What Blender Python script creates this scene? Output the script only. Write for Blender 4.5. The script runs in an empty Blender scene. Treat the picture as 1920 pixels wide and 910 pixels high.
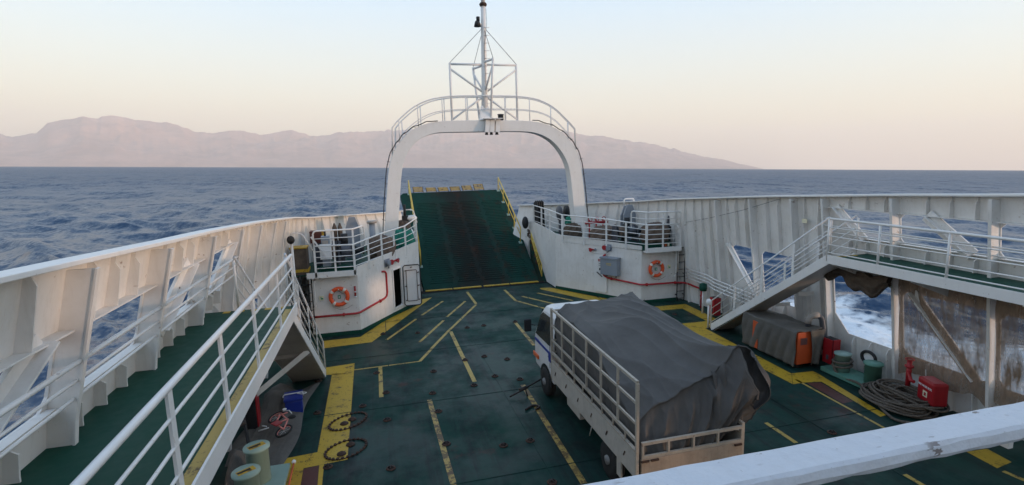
import bpy, bmesh, math, random
import numpy as np
from mathutils import Vector, Matrix, Quaternion
C = bpy.context.scene.collection
rnd = random.Random(7)
# ------------------------------------------------------------------ camera
F = 987.6; CAMH = 6.0
def basis(psi, th, roll):
    w = Vector((math.sin(psi)*math.cos(th), math.cos(psi)*math.cos(th), -math.sin(th)))
    r = Vector((math.cos(psi), -math.sin(psi), 0)); u = r.cross(w)
    return (math.cos(roll)*r + math.sin(roll)*u, -math.sin(roll)*r + math.cos(roll)*u, w)
CR, CU, CW = basis(math.radians(14.334), math.radians(8.659), math.radians(-1.581))
cam = bpy.data.cameras.new('camera'); camo = bpy.data.objects.new('camera', cam); C.objects.link(camo)
cam.sensor_width = 36; cam.lens = F/1920*36; cam.clip_start = 0.05; cam.clip_end = 90000
M = Matrix((CR, CU, -CW)).transposed().to_4x4(); M.translation = (0, 0, CAMH); camo.matrix_world = M
bpy.context.scene.camera = camo
# the ship heels about two degrees: the true vertical seen from the deck
UP = Vector((0.0324333, 0.00125575, 0.99947)).normalized()
HQ = Vector((0, 0, 1)).rotation_difference(UP)
# ------------------------------------------------------------------ light
SUN_EL = math.radians(6.0); SUN_AZ = math.radians(117.0)     # azimuth clockwise from the bow
sd = Vector((math.sin(SUN_AZ)*math.cos(SUN_EL), math.cos(SUN_AZ)*math.cos(SUN_EL), math.sin(SUN_EL)))
sun = bpy.data.lights.new('sun', 'SUN'); sun.energy = 3.8; sun.angle = math.radians(3.0); sun.color = (1.0, 0.66, 0.46)
suno = bpy.data.objects.new('sun', sun); C.objects.link(suno)
suno.rotation_euler = (HQ @ sd).to_track_quat('Z', 'Y').to_euler(); suno.location = (0, 0, 60)
W = bpy.data.worlds.new('World'); bpy.context.scene.world = W; W.use_nodes = True
wn = W.node_tree.nodes; wl = W.node_tree.links; wn.clear()
def wnode(t, **k):
    n = wn.new(t)
    for a, b in k.items(): setattr(n, a, b)
    return n
tc = wnode('ShaderNodeTexCoord'); mp = wnode('ShaderNodeMapping', vector_type='NORMAL')
mp.inputs['Rotation'].default_value = HQ.inverted().to_euler()
mp.vector_type = 'POINT'
wl.new(tc.outputs['Generated'], mp.inputs['Vector'])
sky = wnode('ShaderNodeTexSky', sky_type='NISHITA', sun_disc=False, sun_elevation=SUN_EL, sun_rotation=SUN_AZ,
            air_density=1.0, dust_density=3.0, ozone_density=1.5, altitude=10)
wl.new(mp.outputs[0], sky.inputs['Vector'])
sep = wnode('ShaderNodeSeparateXYZ'); wl.new(mp.outputs[0], sep.inputs[0])
ramp = wnode('ShaderNodeValToRGB'); wl.new(sep.outputs['Z'], ramp.inputs['Fac'])
el = ramp.color_ramp.elements
stops = [(0.0, (.72,.56,.44)), (0.03, (.81,.66,.49)), (0.08, (.92,.81,.59)), (0.16, (.82,.82,.72)), (0.28, (.62,.76,.87)), (0.50, (.47,.64,.84)), (1.0, (.30,.45,.70))]
el[0].position = stops[0][0]; el[0].color = (*stops[0][1], 1); el[1].position = 1.0; el[1].color = (*stops[-1][1], 1)
for p, c_ in stops[1:-1]:
    e = el.new(p); e.color = (*c_, 1)
bgA = wnode('ShaderNodeBackground'); bgA.inputs['Strength'].default_value = 0.10; wl.new(sky.outputs[0], bgA.inputs[0])
bgB = wnode('ShaderNodeBackground'); bgB.inputs['Strength'].default_value = SKYB = 1.05; wl.new(ramp.outputs[0], bgB.inputs[0])
add = wnode('ShaderNodeAddShader'); wl.new(bgA.outputs[0], add.inputs[0]); wl.new(bgB.outputs[0], add.inputs[1])
wo = wnode('ShaderNodeOutputWorld'); wl.new(add.outputs[0], wo.inputs[0])
S = bpy.context.scene
S.view_settings.view_transform = 'Standard'; S.view_settings.look = 'None'; S.view_settings.gamma = 1; S.view_settings.exposure = 0.12
S.cycles.max_bounces = 8; S.cycles.volume_bounces = 2; S.cycles.use_denoising = True; S.cycles.transparent_max_bounces = 12

# ------------------------------------------------------------------ helpers
def G(x, y, z=0.0):                      # fitted-camera survey: photo point -> place on a level plane
    d = CR*((x-960)/F) - CU*((y-455)/F) + CW; t = (z-CAMH)/d.z
    return Vector((d.x*t, d.y*t, z))
def tag(o, label=None, cat=None, group=None, kind=None):
    for k, v in (('label', label), ('category', cat), ('group', group), ('kind', kind)):
        if v: o[k] = v
    return o
def root_loc(o):
    v = Vector((0, 0, 0))
    while o: v += o.location; o = o.parent
    return v
def thing(name, label, cat, loc=(0, 0, 0), group=None):
    o = bpy.data.objects.new(name, None); o.location = loc; o.empty_display_size = .2; C.objects.link(o)
    return tag(o, label, cat, group)
class MB:
    def __init__(s): s.v = []; s.f = []; s.sm = []
    def add(s, vs, fs, smooth=False):
        b = len(s.v); s.v += [tuple(p) for p in vs]; s.f += [tuple(b+i for i in f) for f in fs]; s.sm += [smooth]*len(fs); return s
    def box(s, x0, x1, y0, y1, z0, z1):
        vs = [(x, y, z) for z in (z0, z1) for y in (y0, y1) for x in (x0, x1)]
        return s.add(vs, [(0,2,3,1),(4,5,7,6),(0,1,5,4),(2,6,7,3),(0,4,6,2),(1,3,7,5)])
    def bar(s, p, q, w, h, up=(0, 0, 1)):            # rectangular bar from p to q, w across, h along up
        p = Vector(p); q = Vector(q); d = (q-p).normalized(); up = Vector(up)
        if abs(d.dot(up)) > .99: up = Vector((0, 1, 0))
        a = d.cross(up).normalized(); b = a.cross(d).normalized()
        vs = [e + a*i*w/2 + b*j*h/2 for e in (p, q) for j in (-1, 1) for i in (-1, 1)]
        return s.add(vs, [(0,1,3,2),(4,6,7,5),(0,4,5,1),(2,3,7,6),(0,2,6,4),(1,5,7,3)])
    def tube(s, pts, r, n=8, close=False, cap=True):
        pts = [Vector(p) for p in pts]; N = len(pts); rr = r if isinstance(r, (list, tuple)) else [r]*N
        prev = None; vs = []
        for i, p in enumerate(pts):
            a = pts[(i-1) % N] if (i or close) else p; b = pts[(i+1) % N] if (i < N-1 or close) else p
            d = (b-a).normalized()
            if prev is None:
                t = Vector((0, 0, 1)) if abs(d.z) < .9 else Vector((1, 0, 0)); prev = d.cross(t).normalized()
            e = (prev - d*prev.dot(d)).normalized(); prev = e; g = d.cross(e)
            vs += [p + (e*math.cos(k*2*math.pi/n) + g*math.sin(k*2*math.pi/n))*rr[i] for k in range(n)]
        fs = []
        for i in range(N if close else N-1):
            j = (i+1) % N
            fs += [(i*n+k, i*n+(k+1) % n, j*n+(k+1) % n, j*n+k) for k in range(n)]
        s.add(vs, fs, True)
        if cap and not close:
            b = len(s.v)-len(vs); s.f += [tuple(b+k for k in range(n))[::-1], tuple(b+(N-1)*n+k for k in range(n))]; s.sm += [False, False]
        return s
    def lathe(s, c, prof, n=24, axis='z'):           # prof [(r, h)]
        c = Vector(c); vs = []
        for r, h in prof:
            for k in range(n):
                a = 2*math.pi*k/n; x, y = r*math.cos(a), r*math.sin(a)
                vs.append(c + Vector({'z': (x, y, h), 'x': (h, x, y), 'y': (x, h, y)}[axis]))
        fs = [(i*n+k, i*n+(k+1) % n, (i+1)*n+(k+1) % n, (i+1)*n+k) for i in range(len(prof)-1) for k in range(n)]
        s.add(vs, fs, True); b = len(s.v)-len(vs)
        s.f += [tuple(b+k for k in range(n))[::-1], tuple(b+(len(prof)-1)*n+k for k in range(n))]; s.sm += [False, False]
        return s
    def ext(s, poly, off):                           # extrude a planar 3D polygon by a vector
        off = Vector(off); poly = [Vector(p) for p in poly]; n = len(poly)
        return s.add(poly+[p+off for p in poly], [tuple(range(n))[::-1], tuple(range(n, 2*n))]+[(i, (i+1) % n, n+(i+1) % n, n+i) for i in range(n)])
    def grid(s, fn, nu, nv, smooth=True, thick=0):
        vs = [Vector(fn(i/(nu-1), j/(nv-1))) for j in range(nv) for i in range(nu)]
        return s.add(vs, [(j*nu+i, j*nu+i+1, (j+1)*nu+i+1, (j+1)*nu+i) for j in range(nv-1) for i in range(nu-1)], smooth)
    def sphere(s, c, r, n=12, m=8, sc=(1, 1, 1)):
        pr = [(max(r*math.sin(math.pi*i/m), 1e-4), -r*math.cos(math.pi*i/m)) for i in range(m+1)]
        t = MB().lathe((0, 0, 0), pr, n); c = Vector(c)
        return s.add([(c.x+v[0]*sc[0], c.y+v[1]*sc[1], c.z+v[2]*sc[2]) for v in t.v], t.f, True)
    def rot(s, c, ang, axis='Z'):
        R_ = Matrix.Rotation(ang, 3, axis); c = Vector(c); s.v = [tuple(c + R_ @ (Vector(v)-c)) for v in s.v]; return s
    def build(s, name, mat, parent=None, bevel=0, recalc=True):
        o3 = root_loc(parent) if parent else Vector((0, 0, 0))
        me = bpy.data.meshes.new(name); me.from_pydata([(v[0]-o3.x, v[1]-o3.y, v[2]-o3.z) for v in s.v], [], s.f)
        me.polygons.foreach_set('use_smooth', s.sm); me.materials.append(mat)
        if recalc:
            bm = bmesh.new(); bm.from_mesh(me); bmesh.ops.recalc_face_normals(bm, faces=bm.faces); bm.to_mesh(me); bm.free()
        o = bpy.data.objects.new(name, me); C.objects.link(o)
        if parent: o.parent = parent
        if bevel:
            m = o.modifiers.new('bevel', 'BEVEL'); m.width = bevel; m.segments = 2; m.limit_method = 'ANGLE'; m.angle_limit = .7
        return o
def copy_tree(o, parent=None, loc=None):
    kids = list(o.children)
    c_ = o.copy(); C.objects.link(c_); c_.parent = parent
    if loc is not None: c_.location = loc
    for k in kids: copy_tree(k, c_)
    return c_
def lerp(tab, x):
    if x <= tab[0][0]: return tab[0][1]
    for (a, b), (c_, d) in zip(tab, tab[1:]):
        if x <= c_: return b+(d-b)*(x-a)/(c_-a)
    return tab[-1][1]

# ------------------------------------------------------------------ materials
def newmat(name):
    m = bpy.data.materials.new(name); m.use_nodes = True
    return m, m.node_tree.nodes, m.node_tree.links, m.node_tree.nodes['Principled BSDF']
def noise(n, l, scale, detail=4, rough=.6, stretch=None, obj=False):
    t = n.new('ShaderNodeNewGeometry') if not obj else n.new('ShaderNodeTexCoord')
    tex = n.new('ShaderNodeTexNoise'); tex.inputs['Scale'].default_value = scale; tex.inputs['Detail'].default_value = detail
    tex.inputs['Roughness'].default_value = rough
    src = t.outputs['Position'] if not obj else t.outputs['Object']
    if stretch:
        mm = n.new('ShaderNodeMapping'); mm.inputs['Scale'].default_value = stretch; l.new(src, mm.inputs[0]); src = mm.outputs[0]
    l.new(src, tex.inputs['Vector']); return tex.outputs['Fac']
def thr(n, l, f, a, b):
    r = n.new('ShaderNodeMapRange'); r.inputs[1].default_value = a; r.inputs[2].default_value = b; r.clamp = True
    l.new(f, r.inputs[0]); return r.outputs[0]
def mix(n, l, f, a, b):
    m = n.new('ShaderNodeMix'); m.data_type = 'RGBA'
    if isinstance(f, (int, float)): m.inputs[0].default_value = f
    else: l.new(f, m.inputs[0])
    for i, c_ in ((6, a), (7, b)):
        if isinstance(c_, tuple): m.inputs[i].default_value = (*c_, 1)
        else: l.new(c_, m.inputs[i])
    return m.outputs[2]
def mul(n, l, a, b):
    m = n.new('ShaderNodeMath'); m.operation = 'MULTIPLY'; l.new(a, m.inputs[0])
    if isinstance(b, (int, float)): m.inputs[1].default_value = b
    else: l.new(b, m.inputs[1])
    return m.outputs[0]
def bump(n, l, b, h, s, d=.02):
    bp = n.new('ShaderNodeBump'); bp.inputs['Strength'].default_value = s; bp.inputs['Distance'].default_value = d
    l.new(h, bp.inputs['Height']); l.new(bp.outputs[0], b.inputs['Normal'])
def paint(name, col, rust=0.0, dirt=.25, rough=.45, metal=0, dirtcol=None, scale=1.0, rustcol=(.16, .055, .02), bmp=.15):
    m, n, l, b = newmat(name)
    dc = dirtcol or tuple(c_*.55 for c_ in col)
    c1 = mix(n, l, mul(n, l, thr(n, l, noise(n, l, 1.3*scale, 6, .7), .45, .75), dirt), col, dc)
    c1 = mix(n, l, mul(n, l, thr(n, l, noise(n, l, 3.0*scale, 5, .7, (3, 3, .35)), .52, .8), dirt), c1, dc)
    if rust:
        c1 = mix(n, l, mul(n, l, thr(n, l, noise(n, l, 5*scale, 6, .75), .70-rust*.25, .76-rust*.22), .85), c1, rustcol)
        c1 = mix(n, l, mul(n, l, thr(n, l, noise(n, l, 2.2*scale, 5, .7, (5, 5, .3)), .72-rust*.25, .85-rust*.2), .5), c1, tuple(a*2.2 for a in rustcol))
    l.new(c1, b.inputs['Base Color']); b.inputs['Roughness'].default_value = rough; b.inputs['Metallic'].default_value = metal
    rr = n.new('ShaderNodeMapRange'); rr.inputs[3].default_value = max(rough-.12, .05); rr.inputs[4].default_value = min(rough+.2, 1)
    l.new(noise(n, l, 7*scale), rr.inputs[0]); l.new(rr.outputs[0], b.inputs['Roughness'])
    if bmp: bump(n, l, b, noise(n, l, 2.5*scale, 3), bmp, .03)
    return m
MT = {}
MT['white'] = paint('white_marine_paint', (.75, .735, .71), .25, .40, .42, dirtcol=(.47, .43, .37), rustcol=(.22, .12, .06))
MT['whitex'] = paint('white_paint_worn', (.72, .70, .67), .22, .4, .5, dirtcol=(.40, .36, .30), rustcol=(.2, .1, .05))
MT['rail'] = paint('white_rail_paint', (.76, .75, .73), .15, .2, .4, dirtcol=(.5, .46, .4))
MT['cap'] = paint('white_cap_paint', (.62, .64, .68), .26, .4, .5, dirtcol=(.50, .50, .52), scale=5, rustcol=(.22, .18, .17), bmp=.25)
def chips(m, sc, lo, col):
    n = m.node_tree.nodes; l = m.node_tree.links; b = n['Principled BSDF']; old = b.inputs['Base Color'].links[0].from_socket
    c1 = mix(n, l, mul(n, l, thr(n, l, noise(n, l, sc, 3, .6, (.5, 1.6, 1)), lo, lo+.02), thr(n, l, noise(n, l, sc*.22, 3), .45, .6)), old, col); l.new(c1, b.inputs['Base Color'])
chips(MT['cap'], 17, .625, (.20, .17, .16)); chips(MT['white'], 9, .70, (.20, .10, .05)); chips(MT['rail'], 14, .69, (.24, .14, .08))
MT['grey'] = paint('grey_paint', (.25, .28, .32), .06, .3, .45)
MT['greydk'] = paint('dark_grey_steel', (.075, .08, .095), .12, .4, .5)
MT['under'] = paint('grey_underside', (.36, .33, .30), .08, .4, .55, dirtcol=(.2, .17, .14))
MT['black'] = paint('black_rubber', (.012, .013, .015), 0, .3, .65)
MT['walk'] = paint('dark_green_walkway_paint', (.008, .060, .040), .04, .35, .50, dirtcol=(.02, .05, .04))
MT['pgreen'] = paint('pale_green_paint', (.24, .36, .32), .1, .3, .5, dirtcol=(.2, .24, .2))
MT['mgreen'] = paint('sea_green_paint', (.10, .26, .2), .12, .4, .5, dirtcol=(.06, .12, .09))
MT['red'] = paint('red_pipe_paint', (.40, .012, .018), .02, .3, .4)
MT['redbox'] = paint('red_box_paint', (.36, .012, .018), .08, .4, .35)
MT['orange'] = paint('orange_paint', (.55, .085, .02), .05, .25, .5)
MT['ring'] = paint('orange_lifering', (.80, .10, .025), 0, .15, .5)
MT['band'] = paint('reflective_band', (.75, .72, .66), 0, .2, .4)
MT['yrail'] = paint('yellow_rail_paint', (.62, .43, .06), .15, .3, .5)
MT['blue'] = paint('blue_plastic', (.01, .03, .26), 0, .15, .35)
MT['wplast'] = paint('white_plastic', (.75, .75, .74), 0, .15, .4)
MT['pink'] = paint('pink_metal', (.75, .26, .22), 0, .2, .35)
MT['rustm'] = paint('rusty_steel', (.055, .028, .018), .5, .6, .8, dirtcol=(.04, .025, .02), scale=4)
MT['chain'] = paint('dark_chain_steel', (.035, .028, .025), .3, .5, .7, scale=4)
MT['primer'] = paint('red_oxide_primer', (.085, .022, .016), .1, .5, .45)
MT['walk'].node_tree.nodes['Principled BSDF'].inputs['Specular IOR Level'].default_value = .15
MT['sign'] = paint('green_sign', (.02, .22, .12), 0, .1, .4)
MT['cream'] = paint('cream_sign', (.75, .70, .50), 0, .1, .5)
MT['shadedk'] = paint('painted_interior_shade', (.012, .013, .014), 0, .2, .5)  # near-black colour standing in for shade inside the deckhouse and wheel arches
# ------------------------------------------------------------------ sea
def sea():
    CX, CY = 4.5, 8.0; SEAZ = -2.3
    rs = [6.0]
    while rs[-1] < 12500: rs.append(rs[-1] + max(.22, rs[-1]*.0125))
    rs = np.array(rs)
    az = np.concatenate([np.arange(-66, 86, .13), np.arange(86, 294, 3.0)]); az = np.radians(az)
    R_, A = np.meshgrid(rs, az, indexing='ij')
    X = CX + R_*np.sin(A); Y = CY + R_*np.cos(A); Z = np.full_like(X, 0.0)
    rg = np.random.RandomState(5); dX = np.zeros_like(X); dY = np.zeros_like(X)
    sp = np.maximum(R_*.0125, R_*.0023+.2)
    for i in range(90):
        lam = 1.6*1.048**i*(1+.1*rg.rand())                # 1.6 .. ~110 m
        th = math.radians(215) + rg.randn()*.55            # travel direction
        amp = .0078*lam*math.exp(-(lam/26.)**1.2)*(.6+.8*rg.rand())*(1.7 if lam < 7 else .95)
        k = 2*math.pi/lam; kx, ky = k*math.sin(th), k*math.cos(th); ph = rg.rand()*6.28
        fade = np.clip((lam/sp-2.0)/3.0, 0, 1)*amp
        a = kx*X + ky*Y + ph
        Z += fade*np.cos(a); dX -= fade*.9*math.sin(th)*np.sin(a)*.9; dY -= fade*.9*math.cos(th)*np.sin(a)*.9
    # modulate in patches, calm next to the hull
    pat = .75+.35*np.sin(X*.021+1.3+np.sin(Y*.013))*np.sin(Y*.017+.6)
    nearf = np.clip((R_-8)/30, .35, 1)
    Z *= pat*nearf; dX *= pat*nearf; dY *= pat*nearf
    crest = Z.copy()
    Zs = Z + SEAZ - R_**2/1.2742e7
    X2 = X+dX; Y2 = Y+dY
    nr, na = X.shape
    V = np.stack([X2, Y2, Zs], -1).reshape(-1, 3)
    Rm = np.array(HQ.to_matrix()); V = V @ Rm.T
    cen = np.array([[CX, CY, SEAZ-.5]]) @ Rm.T
    V = np.vstack([V, cen])
    i = np.arange(nr-1)[:, None]; j = np.arange(na)[None, :]; j2 = (j+1) % na
    q = np.stack([i*na+j, i*na+j2, (i+1)*na+j2, (i+1)*na+j], -1).reshape(-1, 4)
    c0 = nr*na; t = np.stack([np.full(na, c0), (np.arange(na)+1) % na, np.arange(na)], -1)
    me = bpy.data.meshes.new('sea'); me.vertices.add(len(V)); me.vertices.foreach_set('co', V.astype(np.float32).ravel())
    loops = np.concatenate([q.ravel(), t.ravel()]); me.loops.add(len(loops)); me.loops.foreach_set('vertex_index', loops.astype(np.int32))
    ns = len(q)+len(t); me.polygons.add(ns)
    st = np.concatenate([np.arange(len(q))*4, len(q)*4+np.arange(len(t))*3]).astype(np.int32)
    me.polygons.foreach_set('loop_start', st); me.polygons.foreach_set('loop_total', np.concatenate([np.full(len(q), 4), np.full(len(t), 3)]).astype(np.int32))
    me.polygons.foreach_set('use_smooth', np.ones(ns, bool)); me.update(calc_edges=True)
    at = me.attributes.new('crest', 'FLOAT', 'POINT'); at.data.foreach_set('value', np.append(crest.ravel(), 0).astype(np.float32))
    # wash thrown up along the starboard side of the hull
    Xf = X.ravel(); Yf = Y.ravel()
    d = Xf-12.9
    wash = np.clip((19+2*np.sin(Yf*.5)-d)/6, 0, 1)*np.clip((37-Yf-.45*d)/6, 0, 1)*(d > -1.5)
    at = me.attributes.new('wash', 'FLOAT', 'POINT'); at.data.foreach_set('value', np.append(wash, 0).astype(np.float32))
    at = me.attributes.new('far', 'FLOAT', 'POINT'); at.data.foreach_set('value', np.append(np.clip(np.log(R_/18.)/np.log(20.), 0, 1).ravel(), 0).astype(np.float32))
    o = bpy.data.objects.new('sea', me); C.objects.link(o); o['kind'] = 'structure'
    m, n, l, b = newmat('sea_water')
    def attr(a):
        t_ = n.new('ShaderNodeAttribute'); t_.attribute_name = a; return t_.outputs['Fac']
    b.inputs['IOR'].default_value = 1.33; b.inputs['Specular IOR Level'].default_value = .5
    deep = mix(n, l, thr(n, l, noise(n, l, .012, 3, .6), .3, .7), (.005, .033, .082), (.008, .045, .108))
    n1 = noise(n, l, 1.1, 6, .7); n2 = noise(n, l, .16, 3, .6)
    mx = n.new('ShaderNodeMath'); mx.operation = 'MULTIPLY_ADD'; l.new(n1, mx.inputs[0]); mx.inputs[1].default_value = .9; l.new(attr('crest'), mx.inputs[2])
    cap_ = mul(n, l, thr(n, l, mx.outputs[0], 1.6, 1.75), thr(n, l, n2, .58, .68))
    cp2 = mul(n, l, thr(n, l, noise(n, l, .42, 5, .7, (1, .7, 1)), .695, .73), thr(n, l, noise(n, l, .03, 2), .42, .6))
    cm_ = n.new('ShaderNodeMath'); cm_.operation = 'MAXIMUM'; l.new(cap_, cm_.inputs[0]); l.new(cp2, cm_.inputs[1]); cap_ = cm_.outputs[0]
    # foam: strings and holes made with noise against the wash amount
    vor = n.new('ShaderNodeTexVoronoi'); vor.feature = 'SMOOTH_F1'; vor.inputs['Scale'].default_value = 1.9
    g = n.new('ShaderNodeNewGeometry'); wob = n.new('ShaderNodeTexNoise'); wob.inputs['Scale'].default_value = 1.4; l.new(g.outputs['Position'], wob.inputs['Vector'])
    av = n.new('ShaderNodeVectorMath'); av.operation = 'MULTIPLY_ADD'; l.new(wob.outputs['Color'], av.inputs[0]); av.inputs[1].default_value = (.9, .9, .9); l.new(g.outputs['Position'], av.inputs[2])
    l.new(av.outputs[0], vor.inputs['Vector'])
    fa = n.new('ShaderNodeMath'); fa.operation = 'MULTIPLY_ADD'; l.new(vor.outputs['Distance'], fa.inputs[0]); fa.inputs[1].default_value = .55; l.new(attr('wash'), fa.inputs[2])
    fb = n.new('ShaderNodeMath'); fb.operation = 'MULTIPLY_ADD'; l.new(noise(n, l, .8, 6, .75), fb.inputs[0]); fb.inputs[1].default_value = .8; l.new(fa.outputs[0], fb.inputs[2])
    wsh = mul(n, l, thr(n, l, fb.outputs[0], 1.22, 1.52), thr(n, l, attr('wash'), .0, .15))
    fm = n.new('ShaderNodeMath'); fm.operation = 'MAXIMUM'; l.new(cap_, fm.inputs[0]); l.new(wsh, fm.inputs[1])
    col = mix(n, l, fm.outputs[0], deep, (.66, .71, .76)); l.new(col, b.inputs['Base Color'])
    rr = n.new('ShaderNodeMapRange'); rr.inputs[3].default_value = .20; rr.inputs[4].default_value = .44; l.new(attr('far'), rr.inputs[0]); l.new(rr.outputs[0], b.inputs['Roughness'])
    # wind ripple: facet directions at three scales
    acc = None
    for sc_, am, st_ in ((.045, .16, (1, .40, 1)), (.20, .40, (1, .42, 1)), (.9, .46, (1, .55, 1)), (3.2, .30, (1, .7, 1))):
        t_ = n.new('ShaderNodeNewGeometry'); mm = n.new('ShaderNodeMapping'); mm.inputs['Scale'].default_value = st_; l.new(t_.outputs['Position'], mm.inputs[0])
        tx = n.new('ShaderNodeTexNoise'); tx.inputs['Scale'].default_value = sc_; tx.inputs['Detail'].default_value = 5; tx.inputs['Roughness'].default_value = .62; l.new(mm.outputs[0], tx.inputs['Vector'])
        v1 = n.new('ShaderNodeVectorMath'); v1.operation = 'SUBTRACT'; l.new(tx.outputs['Color'], v1.inputs[0]); v1.inputs[1].default_value = (.5, .5, .5)
        v2 = n.new('ShaderNodeVectorMath'); v2.operation = 'MULTIPLY'; l.new(v1.outputs[0], v2.inputs[0]); v2.inputs[1].default_value = (am*2.4, am*2.4, 0)
        if acc: v3 = n.new('ShaderNodeVectorMath'); v3.operation = 'ADD'; l.new(acc, v3.inputs[0]); l.new(v2.outputs[0], v3.inputs[1]); acc = v3.outputs[0]
        else: acc = v2.outputs[0]
    g2 = n.new('ShaderNodeNewGeometry'); v4 = n.new('ShaderNodeVectorMath'); v4.operation = 'ADD'; l.new(g2.outputs['Normal'], v4.inputs[0]); l.new(acc, v4.inputs[1])
    v5 = n.new('ShaderNodeVectorMath'); v5.operation = 'NORMALIZE'; l.new(v4.outputs[0], v5.inputs[0]); l.new(v5.outputs[0], b.inputs['Normal'])
    me.materials.append(m)
sea()
# ------------------------------------------------------------------ the far island: ridge heights surveyed along azimuth, real relief behind
def island():
    D = 20000.
    sky_ = [(-62, 1.6), (-52, 2.0), (-46, 2.3), (-43.67, 2.58), (-42.6, 2.5), (-41.3, 2.8), (-40.6, 3.6), (-39.4, 3.98), (-38.3, 4.12), (-37.4, 4.05), (-36.9, 4.4), (-35.9, 4.43), (-34.5, 4.12), (-33.2, 3.9),
            (-31.6, 3.75), (-30.2, 3.35), (-29.0, 3.3), (-27.4, 3.62), (-26.2, 3.55), (-24.9, 3.35), (-23.2, 3.65), (-22.2, 3.7), (-20.9, 3.4), (-19.8, 3.26), (-18.9, 3.2), (-18.0, 3.55), (-16, 3.7), (-13, 3.84),
            (-9, 4.0), (-4, 4.15), (1, 4.2), (5, 4.05), (7, 3.86), (8.6, 3.5), (10.2, 3.3), (12, 3.05), (13.5, 2.8), (15, 2.55), (16.5, 2.15), (17.6, 2.0), (19, 1.62), (20.5, 1.25), (22, .95), (23.2, .62), (24.5, .33), (25.6, .05), (26.5, -.5)]
    rg = np.random.RandomState(3)
    az = np.arange(-62, 26.5, .11); nd = 56
    tabs = {}
    def vn(x, y, seed):
        if seed not in tabs: tabs[seed] = np.random.RandomState(seed).rand(256, 256)
        r0 = tabs[seed]
        xi = np.floor(x).astype(int); yi = np.floor(y).astype(int); fx = x-xi; fy = y-yi; fx = fx*fx*(3-2*fx); fy = fy*fy*(3-2*fy)
        g_ = lambda a, b_: r0[a % 256, b_ % 256]
        return (g_(xi, yi)*(1-fx)+g_(xi+1, yi)*fx)*(1-fy)+(g_(xi, yi+1)*(1-fx)+g_(xi+1, yi+1)*fx)*fy
    rj = np.random.RandomState(8); jag = lambda a: sum(w*(abs(2*float(vn(np.array((a+90)*f_), np.array(3.3*q+1.5), 30+q))-1)-.5) for q, (f_, w) in enumerate(((.5, .22), (1.1, .15), (2.4, .10), (5., .05))))
    P = np.zeros((nd, len(az), 3))
    for j, a in enumerate(az):
        a0 = a; a = a + 14.334
        tp_ = lerp(sky_, a0); top = math.tan(math.radians(tp_))*D*1.18; jg = 1+(jag(a0)*min(1, tp_/2.)/max(tp_, .5) if tp_ > .2 else 0)
        for i in range(nd):
            t = i/(nd-1); d = D*(.90+.36*t)
            x = math.radians(a)*D/1000.; y = d/1000.
            rid = sum((1-abs(2*vn(np.array(x*f_), np.array(y*f_*.8), 11+q)-1))*w_ for q, (f_, w_) in enumerate(((.55, .5), (1.1, .28), (2.3, .16), (4.7, .09))))
            prof = min(1, t/.78)**.85 if t < .78 else 1-(t-.78)*1.6
            h = top*(prof*(.52+.60*rid) if t < .70 else prof*(.52+.60*rid)*(1-min(1, (t-.70)/.08))+min(1, (t-.70)/.08)*prof*(.955+.09*rid))
            h *= 1+(jg-1)*min(1, max(0, (t-.62)/.12))
            if t < .04: h *= t/.04
            P[i, j] = (d*math.sin(math.radians(a)), d*math.cos(math.radians(a)), h-45)
    V = P.reshape(-1, 3) @ np.array(HQ.to_matrix()).T
    na = len(az); fs = [(i*na+j, i*na+j+1, (i+1)*na+j+1, (i+1)*na+j) for i in range(nd-1) for j in range(na-1)]
    me = bpy.data.meshes.new('mountains'); me.from_pydata([tuple(v) for v in V], [], fs); me.polygons.foreach_set('use_smooth', [True]*len(fs))
    m, n, l, b = newmat('bare_rock_slopes')
    c1 = mix(n, l, thr(n, l, noise(n, l, .0012, 6, .7), .35, .65), (.30, .17, .13), (.52, .31, .24)); l.new(c1, b.inputs['Base Color']); b.inputs['Roughness'].default_value = .9
    me.materials.append(m); o = bpy.data.objects.new('mountains', me); C.objects.link(o); o['kind'] = 'structure'
island()
def haze():
    t = MB().box(-26500, 26500, -26500, 26500, -70, 2150); o = t.build('haze', MT['white']); o.data.materials.clear()
    o.rotation_mode = 'QUATERNION'; o.rotation_quaternion = HQ; o['kind'] = 'stuff'
    m = bpy.data.materials.new('air'); m.use_nodes = True; n = m.node_tree.nodes; n.clear()
    out = n.new('ShaderNodeOutputMaterial'); v = n.new('ShaderNodeVolumePrincipled'); v.inputs['Density'].default_value = HAZE = 5.4e-5
    v.inputs['Color'].default_value = (1.0, .96, .91, 1); v.inputs['Anisotropy'].default_value = 0.0
    m.node_tree.links.new(v.outputs[0], out.inputs['Volume']); o.data.materials.append(m)
haze()
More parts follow.
